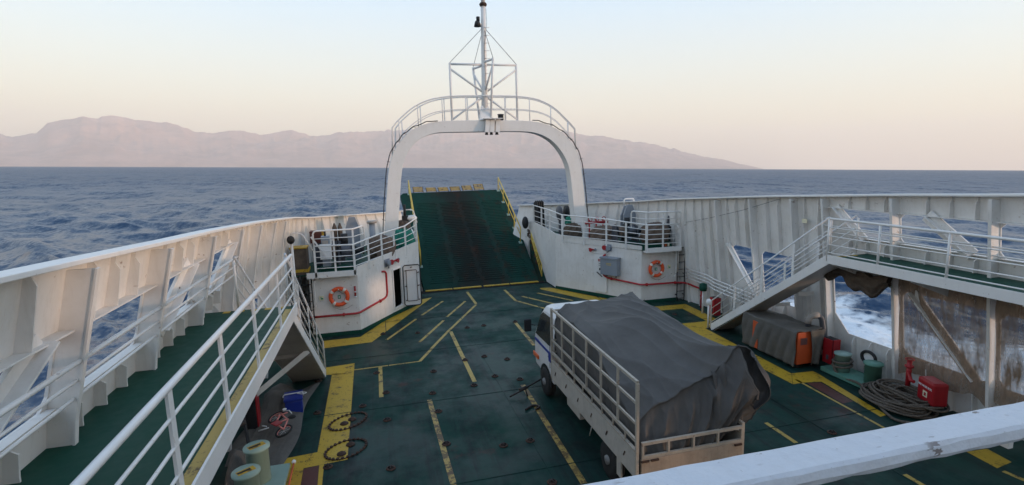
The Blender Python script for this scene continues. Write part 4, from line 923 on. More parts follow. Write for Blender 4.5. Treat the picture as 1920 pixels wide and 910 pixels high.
# the nose sections keep their shoulder under the screen
for k, zt_ in ((4, 1.50), (5, 1.34), (6, 1.05)):
    y = secs[k][0][1]; hw = (.92, .90, .87)[k-4]; secs[k] = [(4.91+x, y, z) for x, z in [(-hw+.02, .5), (-hw, .72), (-hw, zt_-.14), (-hw+.01, zt_-.08), (-hw+.04, zt_-.03), (-hw+.14, zt_), (hw-.14, zt_), (hw-.04, zt_-.03), (hw-.01, zt_-.08), (hw, zt_-.14), (hw, .72), (hw-.02, .5)]]
cb = MB(); n_ = 12; cb.add([p for s in secs for p in s], [(i*n_+k, i*n_+(k+1) % n_, (i+1)*n_+(k+1) % n_, (i+1)*n_+k) for i in range(len(secs)-1) for k in range(n_)]+[tuple(range(n_))[::-1], tuple((len(secs)-1)*n_+k for k in range(n_))])
body = cb.build('cab', MT['cab'], t, .03)
for sx in (-1, 1):
    xo = 4.91+sx*.945; 
    MB().ext([(xo, 11.98, 1.44), (xo, 13.16, 1.42), (xo-sx*.075, 12.93, 1.98), (xo-sx*.09, 12.75, 2.10), (xo-sx*.09, 12.05, 2.12)], (sx*.012, 0, 0)).build('side_window', MT['win'], body)
    MB().box(min(xo, xo-sx*.01)-.004, max(xo, xo-sx*.01)+.006, 12.0, 13.28, 1.20, 1.27).build('blue_stripe', MT['blue'], body)
    if sx < 0: MB().box(xo-.01, xo+.004, 11.95, 12.10, 1.02, 1.27).build('blue_stripe', MT['blue'], body)
    m_ = MB().tube([(xo, 13.2, 1.62), (xo+sx*.20, 13.3, 1.66), (xo+sx*.20, 13.3, 1.55)], .014, 6).build('mirror_arm', MT['black'], body)
    MB().box(min(xo+sx*.10, xo+sx*.30), max(xo+sx*.10, xo+sx*.30), 13.22, 13.30, 1.45, 1.80).build('mirror', MT['black'], body, .03)
    MB().box(min(xo+sx*.02, xo-sx*.02), max(xo+sx*.02, xo-sx*.02), 12.98, 13.42, .72, .84).build('indicator', MT['amber'], body, .02)
    # flat near-black disc, shade of the wheel recess painted on
    a_ = [(xo+sx*.003, 12.35+.46*math.cos(q*math.pi/12), .37+.46*math.sin(q*math.pi/12)) for q in range(13)]
    MB().ext(a_, (sx*.006, 0, 0)).build('wheel_arch', MT['shadedk'], body)
    MB().box(min(xo, xo-sx*.012)-.002, max(xo, xo-sx*.012)+.008, 12.06, 12.16, 1.10, 1.13).build('door_handle', MT['black'], body)
    MB().bar((xo+sx*.004, 12.0, .86), (xo+sx*.004, 12.0, 2.12), .006, .012, (0, 1, 0)).build('door_seam', MT['black'], body)
ws = MB().ext([(4.91-.78, 13.065, 2.08), (4.91+.78, 13.065, 2.08), (4.91+.84, 13.305, 1.52), (4.91-.84, 13.305, 1.52)], (0, .012, .005)).build('windscreen', MT['win'], body)
MB().box(4.05, 5.77, 13.44, 13.52, .42, .66).build('bumper', MT['greydk'], body, .02)
for x in (4.25, 5.57): MB().box(x-.14, x+.14, 13.44, 13.475, .80, .98).build('headlight', MT['wplast'], body, .01)
MB().box(4.12, 5.70, 12.2, 13.35, .45, .60).build('floor_pan', MT['black'], body)
# load sheet: draped surface over an uneven load
def hfield(u, v):          # u across 0..1 left->right ; v along 0..1 rear->front
    k = max(0, (.58-v)/.58); k = k*k*(3-2*k)*.9+k*.1
    base = 2.47+.06*v+.09*u - .86*k*(1-.95*u**1.4) - .10*max(0, .12-u)/.12
    base += .045*math.sin(5*v+3*u+.5)*(1-.4*u) + .03*math.sin(8*u-6*v)
    return base
def vnoise(x, y):
    xi, yi = math.floor(x), math.floor(y); fx, fy = x-xi, y-yi; fx = fx*fx*(3-2*fx); fy = fy*fy*(3-2*fy)
    h = lambda a, b_: (math.sin(a*127.1+b_*311.7)*43758.5453) % 1.0
    return (h(xi, yi)*(1-fx)+h(xi+1, yi)*fx)*(1-fy)+(h(xi, yi+1)*(1-fx)+h(xi+1, yi+1)*fx)*fy
def crease(x, y): return 1-abs(2*vnoise(x, y)-1)
def fold_(t_, w=.5):       # soft fold with a sharp crest
    q = t_-math.floor(t_); return (1-abs(2*q-1))**2.2
def sheet(i, j):
    a = -.62+i*1.92; b_ = -.50+j*1.62
    ua = min(1, max(0, a)); vb = min(1, max(0, b_))
    x = 4.03+ua*(5.97-4.03); y = 7.62+vb*(11.62-7.62); z = hfield(ua, vb)
    fa = (max(0, -a), max(0, a-1)); fb = (max(0, -b_), max(0, b_-1)); down = 0
    if fa[0]: x -= min(.06, fa[0]*.3); down = max(down, fa[0]*1.75)
    if fa[1]: x += .05+.13*math.sin(min(1, fa[1]*2.2)*1.9)*max(0, 1-vb*1.8)+.03*math.sin(b_*13+fa[1]*6); down = max(down, fa[1]*2.6)
    if fb[0]:
        y -= min(.27, fb[0]*1.0); down = max(down, fb[0]*2.5)
        if ua > .72: y -= .10*math.sin(fb[0]*9); down *= 1-.25*(ua-.72)
    if fb[1]: y += .02; down = max(down, fb[1]*1.6)
    # long diagonal folds, warped, dying out towards the front
    wx = a+.35*(vnoise(a*1.7, b_*1.9)-.5); wy = b_+.35*(vnoise(a*1.9+9, b_*1.6+4)-.5)
    amp = .062+.11*max(0, .75-vb)
    m1 = vnoise(wx*2.1+4, wy*2.3+1)
    cr = fold_(wy*2.1+wx*1.15)*amp*1.15*m1 + fold_(wy*3.3-wx*1.9+.3)*amp*.8*(1-m1) + fold_(wx*4.1+wy*2.7)*.055*m1 + (crease(wx*6, wy*7)**4)*.02
    if down > .02:
        k = min(1, down*3); s = (b_ if fa[0] or fa[1] else a); s = s*(1+.5*down)+.10*vnoise(a*5, b_*6)
        rip = (fold_(s*3.7+down*.7)*.085+fold_(s*8.1-down*.8)*.028)*k
        if fb[0] and not (fa[0] or fa[1]): y -= rip-.05
        elif fa[0]: x += rip*.5
        else: x += rip
    z = z - down + cr*(1-min(1, down*1.5))
    floor_ = 1.02 if not fa[1] else 1.15+.15*vnoise(b_*5, 3)
    if fb[0] and not fa[1]: floor_ = .98
    if z < floor_: z = floor_+.05*math.sin(a*20)*math.cos(b_*17)
    return (x, y, z)
ts = MB().grid(sheet, 230, 230).build('load_tarpaulin', MT['tarp'], None, recalc=False)
tag(ts, 'wrinkled grey tarpaulin draped over the load of the white lorry', 'tarpaulin')
sd_ = ts.modifiers.new('thick', 'SOLIDIFY'); sd_.thickness = .012
# bundled fold of the sheet hanging over the rear right corner
def fold(i, j):
    a = i*math.pi*1.25-.5; v = j
    r_ = .30*math.sin(math.pi*min(1, .25+.75*v))*(1+.20*math.sin(a*3+v*4))
    cx = 6.16+.14*math.sin(v*3); cy = 7.80-.05*v; z = 2.42-1.2*v; r_ *= 1.2; q = fold_(a*.9+v*.8)*.09+fold_(a*1.7-v)*.05
    return (cx+(r_+q)*math.cos(a)*1.0, cy+(r_+q)*math.sin(a)*1.1+.04*math.sin(v*9), z+.10*math.sin(a*1.3)*(1-v)+.07*math.sin(a*6)*v)
o = MB().grid(fold, 90, 50).build('tarpaulin_fold', MT['tarp'], ts, recalc=False); q_ = o.modifiers.new('thick', 'SOLIDIFY'); q_.thickness = .012
def fold2(i, j):
    x = 5.45+.62*i; s = j
    y = 7.66-.20*math.sin(s*1.9)-.03*math.sin(i*22+2*s); z = 2.42-.10*(1-i)-1.15*s*s-.06*math.sin(i*11)
    return (x, y, z)
o = MB().grid(fold2, 50, 24).build('tarpaulin_fold', MT['tarp'], ts, recalc=False); q_ = o.modifiers.new('thick', 'SOLIDIFY'); q_.thickness = .012
# lashing bar and chock beside the front wheel
t = thing('lashing_chain', 'rusty lashing bar and hook running from a deck pot to the front wheel', 'lashing', (3.0, 12.4, 0))
MB().tube([(3.0, 12.4, .06), (3.25, 12.47, .12), (3.6, 12.6, .2), (4.02, 12.74, .30)], .022, 7).build('bar', MT['chain'], t); MB().tube([(3.28, 12.48, .16), (3.5, 12.53, .2)], .05, 8).build('turnbuckle', MT['chain'], t); MB().tube([(3.45, 12.52, .17), (3.47, 12.40, .0)], .018, 6).build('lever', MT['chain'], t)
t = thing('lashing_hook', 'loose dark lashing hook lying on the deck beside the lorry', 'lashing', (3.35, 11.7, 0)); MB().tube(rnd_path([(3.2, 11.65, .03), (3.45, 11.85, .03), (3.62, 11.72, .03), (3.45, 11.6, .03)], .08), .025, 7).build('hook', MT['chain'], t)
# ------------------------------------------------------------------ lashing pots sunk in the deck
proto = thing('lashing_pot', 'rusty cruciform lashing pot welded on the green car deck', 'lashing point', (0, 0, 0), 'lashing pots on the car deck')
MB().lathe((0, 0, .003), [(.10, 0), (.09, .016), (.055, .02), (.05, .012)], 20).build('base_ring', MT['rustm'], proto)
MB().tube([(-.06, 0, .015), (-.03, 0, .055), (.03, 0, .055), (.06, 0, .015)], .016, 7).tube([(0, -.06, .015), (0, -.03, .05), (0, .03, .05), (0, .06, .015)], .014, 7).build('cross_bar', MT['chain'], proto)
pots = [(706,700),(722,697),(724,737),(680,762),(726,788),(811,738),(813,697),(595,775),(822,772),(837,833),(733,879),(944,836),(994,827),(889,723),(896,725),(872,676),(908,669),(951,674),(928,706),(975,712),(802,697),(615,876),(876,615),(907,611),(783,625),(966,604),(597,715),(1035,905),(718,627),(1390,590),(1560,812),(1265,590),(1310,640),(1635,870)]
ok = []
for x, y in pots:
    p = G(x, y)
    if all((p-q).length > .3 for q in ok): ok.append(p)
first = True
for p in ok:
    if first: proto.location = p+Vector((0, 0, .003)); first = False; o = proto
    else: o = copy_tree(proto, None, p+Vector((0, 0, .003)))
    o.rotation_euler.z = rnd.random()*3
    xy = o.location
    if xy.x < -.7: o['label'] = 'rusty lashing pot at the left side, on or beside the broad yellow band'; o['group'] = 'lashing pots by the left band'
    elif xy.x > 8: o['label'] = 'rusty lashing pot on the right side of the deck beyond the lorry'; o['group'] = 'lashing pots beyond the lorry'
    elif xy.y > 16: o['label'] = 'small rusty lashing pot on the far deck in front of the ramp'; o['group'] = 'lashing pots near the ramp'
    elif xy.y < 11.5: o['label'] = 'rusty lashing pot on the near deck at the bottom of the picture'; o['group'] = 'lashing pots on the near deck'
    elif xy.x < 1.9: o['label'] = 'rusty lashing pot between the yellow band and the middle of the open deck'; o['group'] = 'lashing pots left of the open lane'
    else: o['label'] = 'rusty lashing pot on the open lane just left of the lorry'; o['group'] = 'lashing pots left of the lorry'
for k, (px, lab) in enumerate((((653, 791), 'farther'), ((649, 843), 'nearer'))):
    c = G(*px); t = thing('manhole_cover', 'rusty oval bolted deck cover on the yellow band, the %s of two' % lab, 'manhole cover', c)
    def ov(a, r=1): return (c.x+.42*r*math.cos(a)*(1 if k else 1.0), c.y+.36*r*math.sin(a)+(.15*math.cos(a) if k == 0 else .1*math.cos(a)), c.z)
    N = 26; sp_ = [ov(q*2*math.pi/N) for q in range(N)]
    MB().tube([(x, y, .006) for x, y, z in [ov(q*2*math.pi/52, 1.02) for q in range(52)]], .014, 6, close=True).build('ring_plate', MT['rustm'], t)
    b0 = MB().tube([(sp_[0][0], sp_[0][1], .004), (sp_[0][0], sp_[0][1], .04)], .033, 6).build('bolt', MT['rustm'], t)
    for x, y, z in sp_[1:]:
        b1 = b0.copy(); C.objects.link(b1); b1.parent = t; b1.location = (x-sp_[0][0], y-sp_[0][1], 0)
    for s_ in (-.17, .17): q = ov(0, 0); MB().lathe((c.x+s_*.5, c.y+s_*(1 if k else .5), .006), [(.10, 0), (.09, .02), (.05, .03), (.04, .05)], 14).build('lug', MT['rustm'], t)
# ------------------------------------------------------------------ port side gear
def bitt(x, y, r_, h, mat, top=None, parent=None):
    b_ = MB().lathe((x, y, .02), [(r_, 0), (r_, h-.05), (r_*1.17, h-.045), (r_*1.17, h), (.01, h+.004)], 26).build('post', MT[mat], parent)
    if top:
        MB().box(x-r_*.75, x+r_*.75, y-r_*.35, y+r_*.35, h+.0245, h+.029).rot((x, y, h), .6).build('painted_mark', MT['yel'], b_); MB().box(x-r_*.7, x+r_*.4, y-r_*.12, y+r_*.14, h+.030, h+.034).rot((x, y, h), .6).build('painted_mark', MT['black'], b_)
t = thing('mooring_bitts', 'pair of pale green mooring posts with yellow marked tops at the left', 'mooring bitts', (-2.5, 9.9, 0))
MB().box(-2.85, -2.02, 8.9, 10.75, .02, .10).build('base_plate', MT['pgreen'], t, .01)
bitt(-2.50, 10.28, .20, .78, 'pgreen', True, t); bitt(-2.50, 9.42, .20, .78, 'pgreen', True, t)
t = thing('edge_bar', 'orange edge bar lying along the pale green bitts', 'bar', (-1.98, 9.8, 0)); MB().tube([(-1.95, 10.7, .1), (-1.93, 9.0, .06)], .018, 8).build('bar', MT['orange'], t); MB().sphere((-1.95, 10.72, .12), .045).build('knob', MT['wplast'], t)
t = thing('cool_box', 'blue cool box with a white carrying handle on the deck below the left staircase', 'cool box', (-2.3, 13.4, 0))
MB().box(-2.50, -2.10, 13.15, 13.62, .02, .36).rot((-2.3, 13.4, 0), .12).build('tub', MT['blue'], t, .03); MB().box(-2.52, -2.08, 13.13, 13.64, .36, .44).rot((-2.3, 13.4, 0), .12).build('lid', MT['blue'], t, .025)
MB().tube(rnd_path([(-2.53, 13.36, .40), (-2.53, 13.36, .47), (-2.07, 13.42, .47), (-2.07, 13.42, .38)], .04), .014, 8).tube(rnd_path([(-2.2, 13.36, .47), (-2.06, 13.3, .46), (-1.98, 13.42, .44), (-2.1, 13.46, .46)], .03), .012, 6).build('handle', MT['wplast'], t)
def ground_cloth(cx, cy, sx, sy, amp, seed, lumps=()):
    def f_(i, j):
        a = (i-.5)*2; b_ = (j-.5)*2; x = cx+a*sx*(1+.12*math.sin(b_*4+seed)); y = cy+b_*sy*(1+.1*math.sin(a*5+seed))
        e = max(0, 1-max(abs(a), abs(b_))**5)
        z = .012+e*(amp*(.25+.6*vnoise(a*2.2+seed, b_*2.2)+.35*crease(a*4+seed, b_*4+2)**2+.12*crease(a*9, b_*9+seed)**2))
        for lx, ly, lr, lh in lumps: z += lh*math.exp(-(((x-lx)/lr)**2+((y-ly)/lr)**2))*e
        return (x, y, z)
    return MB().grid(f_, 70, 70)
tag(ground_cloth(-2.66, 12.9, .62, 2.0, .10, 3.3, ((-2.85, 13.8, .45, .30), (-2.95, 14.6, .35, .28), (-2.9, 11.4, .3, .15))).rot((-2.66, 12.9, 0), -.06).build('crumpled_tarpaulin', MT['tarpg'], None, recalc=False), 'crumpled grey brown tarpaulin lying under the pink bicycle at the left', 'tarpaulin')
# child's bicycle lying down
t = thing('bicycle', "child's pink bicycle with a red chain guard lying on the crumpled tarpaulin", 'bicycle', (-2.6, 12.1, .15))
def bk(u_, v_, h=.32): o_ = Vector((-2.62, 12.05, h)); a = Vector((.42, -.90, 0)).normalized(); b_ = Vector((.90, .42, .12)).normalized(); return o_+a*u_+b_*v_
Wf, Wr = bk(-.42, .18, .26), bk(.30, .26, .24)
for c, lab in ((bk(.36, .20, .26), 'r'), (bk(-.34, .24, .30), 'f')):
    a = Vector((.42, -.90, 0)).normalized(); b_ = Vector((.90, .42, .35)).normalized()
    w = MB().tube([c+a*.17*math.cos(q*math.pi/12)+b_*.17*math.sin(q*math.pi/12) for q in range(24)], .024, 8, close=True).build('wheel', MT['tyre'], t)
    MB().tube([c+a*.145*math.cos(q*math.pi/10)+b_*.145*math.sin(q*math.pi/10) for q in range(20)], .009, 6, close=True).build('rim', MT['pink'], w)
    m_ = MB()
    for q in range(6): m_.tube([c, c+a*.14*math.cos(q*math.pi/3)+b_*.14*math.sin(q*math.pi/3)], .003, 4)
    m_.build('spokes', MT['wplast'], w)
pr_ = [(bk(.36, .20, .30), bk(.02, .12, .34)), (bk(.36, .20, .30), bk(.10, .38, .36)), (bk(.02, .12, .34), bk(.10, .38, .36)), (bk(.02, .12, .34), bk(-.24, .30, .36)), (bk(.10, .36, .36), bk(-.24, .34, .36)), (bk(-.24, .32, .36), bk(-.34, .24, .33)), (bk(-.24, .32, .36), bk(-.20, .46, .37))]
fr = MB()
for a, b_ in pr_: fr.tube([a, b_], .017, 8)
fr.build('frame', MT['pink'], t)
MB().ext([bk(.02, .02, .37), bk(.24, .08, .37), bk(.22, .22, .38), bk(.0, .18, .38)], (0, 0, .02)).build('chain_guard', MT['redbox'], t, .004)
MB().tube([bk(-.34, .40, .38), bk(-.20, .50, .40), bk(-.02, .50, .40)], .012, 8).build('handlebar', MT['wplast'], t); MB().sphere(bk(.12, .46, .38), .06, sc=(1.5, 1, .6)).build('saddle', MT['black'], t)
MB().sphere(bk(-.36, .44, .40), .05, sc=(1, 1, .4)).build('bell', MT['wplast'], t)
for p, q in ((bk(.0, -.02, .3), bk(-.15, -.2, .25)), (bk(-.1, -.04, .3), bk(-.22, -.1, .3))): MB().tube([p, q], .014, 6).build('crank', MT['wplast'], t)
t = thing('extinguisher_cabinet', 'tall narrow red and black extinguisher cabinet under the left walkway', 'cabinet', (-3.1, 12.7, 0))
MB().box(-3.22, -2.98, 12.55, 12.85, .02, .86).build('case', MT['black'], t, .02); MB().box(-2.978, -2.955, 12.56, 12.84, .04, .84).build('door', MT['redbox'], t, .01)
t = thing('roller_fender', 'small black double roller hung on the ribs under the left walkway', 'fender', (-2.95, 10.9, 1.05)); MB().sphere((-2.9, 10.9, 1.18), .10, sc=(1, 1, .8)).build('upper_roller', MT['black'], t); MB().sphere((-2.88, 10.9, 1.02), .09, sc=(1, 1, .8)).build('lower_roller', MT['black'], t); MB().tube([(-3.1, 10.9, 1.25), (-2.9, 10.9, 1.22)], .02, 6).build('hook', MT['black'], t)
tag(MB().tube([(-2.98, 11.3, 1.9), (-2.97, 11.4, 1.2), (-2.9, 11.3, .5), (-2.8, 11.0, .25), (-2.85, 10.6, .2)], .035, 8).build('hose', MT['black'], None), 'thick black hose hanging down beside the small black roller', 'hose')
tag(ground_cloth(-2.9, 10.75, .28, .55, .16, 8.1, ((-3.0, 10.8, .25, .35),)).build('folded_tarpaulin', MT['tarpg'], None, recalc=False), 'small dark folded tarpaulin against the ribs behind the pale green bitts', 'tarpaulin')
# ------------------------------------------------------------------ starboard side gear
t = thing('generator', 'long orange generator covered by a grey brown sheet beside the right staircase', 'generator', (11.5, 12.8, 0))
MB().box(11.18, 11.95, 11.74, 13.84, .12, 1.06).build('housing', MT['orange'], t, .02)
g = MB()
for i in range(9): g.box(11.28, 11.5, 11.728, 11.742, .70+i*.022, .711+i*.022)
g.build('vent_grille', MT['greydk'], t)
for x in (11.3, 11.8): MB().box(x-.05, x+.05, 11.8, 13.8, .0, .12).build('skid', MT['black'], t)
def gencloth(i, j):
    s = -1.02+i*2.3; v = j                   # s across: hangs over the inboard side; v along
    y = 11.70+v*2.20; w_ = .80
    if s < 0: x = 11.14-.02-abs(.05*math.sin(y*9+s*3))*min(1, -s*3)-.03*crease(y*2.2, s*2); z = 1.10+s*.98
    elif s < w_: x = 11.14+s*(.86/w_); z = 1.10+.025*math.sin(y*5+s*7)+.02*crease(y*3, s*5)
    else: x = 12.0+.02; z = 1.10-(s-w_)*1.0
    return (x, y, max(z, .10))
o = MB().grid(gencloth, 60, 60).build('cover', MT['tarpg'], t, recalc=False); o.modifiers.new('th', 'SOLIDIFY').thickness = .01
# cover open at two places: cut by separate flaps at the aft end
def flap(x0, x1, sw):
    def f_(i, j): x = x0+(x1-x0)*i+.05*math.sin(j*3+i*2)*sw; return (x, 11.69-.05*math.sin(i*9+j*2)*j-.03*j, 1.10-.98*j)
    return f_
o = MB().grid(flap(11.55, 11.98, 1), 24, 20).build('cover_flap', MT['tarpg'], t, recalc=False); o.modifiers.new('th', 'SOLIDIFY').thickness = .01
MB().box(11.07, 11.10, 13.20, 13.42, .12, .96).build('orange_panel', MT['orange'], t)
t = pipe('exhaust_pipe', 'bent exhaust pipe with pale lagging behind the covered generator', rnd_path([(11.75, 12.0, 1.10), (11.75, 12.0, 1.42), (12.05, 11.85, 1.46), (12.1, 11.7, .5)], .12), .075, 'greydk')
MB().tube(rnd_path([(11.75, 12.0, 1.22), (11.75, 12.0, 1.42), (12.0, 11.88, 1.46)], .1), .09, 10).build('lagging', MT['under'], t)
def redcab(x, y, label, w_=.3, h=.66, z0=.12):
    t = thing('fire_cabinet', label, 'cabinet', (x, y, z0)); MB().box(x, x+.22, y-w_/2, y+w_/2, z0, z0+h).build('case', MT['black'], t, .015); MB().box(x-.035, x-.002, y-w_/2+.01, y+w_/2-.01, z0+.01, z0+h-.01).rot((x, y, 0), 0).build('door', MT['redbox'], t, .008); MB().box(x-.041, x-.036, y-.06, y+.02, z0+.12, z0+.26).build('window', MT['greydk'], t)
    MB().box(x+.0, x+.22, y-w_/2-.03, y-w_/2-.002, z0, z0+h).build('side_panel', MT['redbox'], t)
redcab(12.0, 16.75, 'red fire cabinet at the foot of the right staircase'); redcab(12.05, 11.55, 'red fire cabinet between the generator exhaust and the right bitts', .32, .72, .15)
t = thing('cabinet_lamp', 'dark green lamp on a post beside the foot of the right staircase', 'lamp', (12.1, 17.5, 0)); MB().tube([(11.95, 17.3, .02), (11.95, 17.3, .9)], .035, 8).build('post', MT['rail'], t); MB().lathe((11.95, 17.3, .92), [(.13, 0), (.15, .08), (.14, .26), (.05, .30)], 14).build('lamp_head', MT['walk'], t)
t = thing('mooring_bitts', 'pair of sea green mooring posts at the right, rope lying around them', 'mooring bitts', (12.15, 10.7, 0))
MB().box(11.72, 12.38, 9.85, 11.45, .02, .14).build('base_plate', MT['mgreen'], t, .01); bitt(12.0, 11.02, .18, .62, 'pgreen', False, t); bitt(12.05, 10.15, .19, .66, 'mgreen', False, t)
# fairlead: oval rim on uncut plating, daylight through it painted as a disc
t = thing('fairlead', 'oval black rimmed fairlead in the right bulwark behind the sea green bitts', 'fairlead', (12.5, 10.3, .8))
MB().tube([(12.28, 10.5+.20*math.cos(a), .66+.16*math.sin(a)) for a in [k*math.pi/12 for k in range(24)]], .04, 8, close=True).build('rim', MT['black'], t)
MB().ext([(12.30, 10.5+.16*math.cos(a), .66+.12*math.sin(a)) for a in [k*math.pi/10 for k in range(20)]], (.01, 0, 0)).build('opening', MT['wplast'], t)  # solid white disc in place of the bright outside
# rope coil
t = thing('rope_coil', 'big heap of weathered mooring rope coiled beside the red fire hose box', 'rope', (12.0, 9.3, 0))
m_ = MB(); pts = []
for k in range(1150):
    a = k*.16; lay = k/1150; r_ = .42+.20*math.sin(a*.093)+.09*math.sin(a*.71+1)+.05*math.sin(a*1.31); ox = .12*math.sin(a*.049+1); oy = .16*math.sin(a*.037); pts.append((11.78+ox+r_*math.cos(a)*.85, 9.25+oy+r_*1.25*math.sin(a), .04+.40*lay*(1-.5*abs(r_-.42)/.3)+.035*math.sin(a*2.3+lay*9)+.05*math.sin(a*.31)))
m_.tube(pts, .027, 6).build('coil', MT['rope'], t)
MB().tube(rnd_path([(12.0, 11.25, .45), (11.75, 11.1, .3), (11.78, 10.9, .05), (11.7, 10.2, .16), (11.45, 9.6, .06), (11.1, 9.0, .05), (10.95, 8.6, .04), (11.3, 8.3, .05)], .12), .032, 8).build('loose_end', MT['rope'], t)
MB().tube([(12.0+.23*math.cos(a), 11.02+.23*math.sin(a), .22+.02*a) for a in [k*.4 for k in range(34)]], .03, 7).build('turns_round_post', MT['rope'], t)
t = thing('fire_hose_box', 'red fire hose box with white lettering beside the coiled rope', 'fire hose box', (12.1, 8.75, .3))
bx = MB().box(11.86, 12.2, 8.38, 8.92, .30, .84).rot((12.0, 8.65, .6), -.35).build('case', MT['redbox'], t, .05)
def text(body, size, mat, loc, rotm, parent, name='lettering'):
    cu = bpy.data.curves.new('t', 'FONT'); cu.body = body; cu.size = size; cu.align_x = 'CENTER'; cu.align_y = 'CENTER'; cu.extrude = .002; cu.offset = .0012
    ob = bpy.data.objects.new('t', cu); C.objects.link(ob); bpy.context.view_layer.update()
    me = bpy.data.meshes.new_from_object(ob.evaluated_get(bpy.context.evaluated_depsgraph_get())); bpy.data.objects.remove(ob)
    me.materials.clear(); me.materials.append(mat); o_ = bpy.data.objects.new(name, me); C.objects.link(o_); o_.parent = parent; o_.location = Vector(loc)-root_loc(parent); o_.rotation_euler = rotm; return o_
ang = -.35
fx = Vector((12.0, 8.65, .6)) + Matrix.Rotation(ang, 3, 'Z') @ Vector((-.145, 0, .08))
text('FIRE HOSE BOX', .066, MT['wplast'], fx, (math.pi/2, 0, -math.pi/2+ang), bx)
fx2 = Vector((12.0, 8.65, .6)) + Matrix.Rotation(ang, 3, 'Z') @ Vector((-.142, -.02, -.09))
lg = MB().box(fx2.x-.004, fx2.x+.004, fx2.y-.07, fx2.y+.07, fx2.z-.07, fx2.z+.07).rot(fx2, ang).build('label_plate', MT['cream'], bx)
MB().box(fx2.x-.008, fx2.x-.0045, fx2.y-.035, fx2.y+.03, fx2.z-.04, fx2.z+.035).rot(fx2, ang).build('hose_mark', MT['redbox'], lg)
t = pipe('hydrant', 'red hydrant valve rising beside the fire hose box', [(12.2, 9.35, .3), (12.2, 9.35, 1.02)], .055, 'red', [((12.2, 9.35, .85), (12.2, 9.35, .9))]); MB().tube([(12.2, 9.35, .72), (11.95, 9.1, .66), (11.92, 9.0, .66)], .04, 8).build('outlet', MT['red'], t); MB().tube([(12.2+.09*math.cos(a), 9.35+.09*math.sin(a), 1.05) for a in [k*math.pi/6 for k in range(12)]], .014, 6, close=True).build('hand_wheel', MT['red'], t)
# shade netting over the lower openings
def netpanel(y0, y1, z0, z1, seed, sag=.0):
    def f_(i, j):
        y = y0+(y1-y0)*i; z = z0+(z1-z0)*j; x = face(1, y, z)+.03+.03*math.sin(y*4+seed)+.07*crease(y*2.3+seed, z*1.1)*(.4+j)+.04*crease(y*6, z*1.5+seed)-sag*math.sin(j*3.14)*.1
        z += (.10*math.sin(y*5.3+seed)+.10*vnoise(y*7, seed))*max(0, 1-j*4)
        return (x, y, z)
    return MB().grid(f_, 90, 50)
n1 = netpanel(7.82, 9.80, .50, 3.15, 2.).build('shade_netting', MT['net'], None, recalc=False); tag(n1, 'brown see through netting over the opening behind the coiled rope', 'netting')
n2 = netpanel(5.2, 7.68, .60, 3.15, 4.).build('shade_netting', MT['net'], None, recalc=False); tag(n2, 'brown see through netting over the rightmost opening, right of the white pillar', 'netting')
def swag(i, j):
    y = 9.75+2.05*i; a = j*2*math.pi; drop = .13+.30*math.sin(math.pi*min(1, i*1.6))**2*(.7 if i < .62 else .35)+.16*math.sin(i*math.pi*3)**2
    zc = 3.06-drop*.9; r_ = .10+.55*drop*.55
    return (11.86+.55*r_*math.cos(a)+.03*math.sin(a*5+i*9), y, zc+r_*math.sin(a)*(1.15)+.025*math.sin(a*7+i*20))
tag(MB().grid(swag, 70, 26).build('bunched_netting', MT['netd'], None, recalc=False), 'dark brown netting bunched up and hanging under the right walkway', 'netting')
t = thing('pipe_bundle', 'four parallel white pipes running along the right bulwark to the staircase', 'pipe', (12.1, 17, 1.2))
for k in range(4): z = 1.48-k*.13; MB().tube([(12.22, 18.9, z), (12.2, 17.4, z), (12.16, 16.9, z-.06), (12.05, 14.6, z-.10)], .024, 8).build('pipe_run', MT['rail'], t)
tag(MB().box(12.03, 12.05, 12.55, 12.72, 4.02, 4.14).build('muster_sign', MT['cream'], None), 'small pale sign with green mark on the right bulwark above the staircase', 'sign')
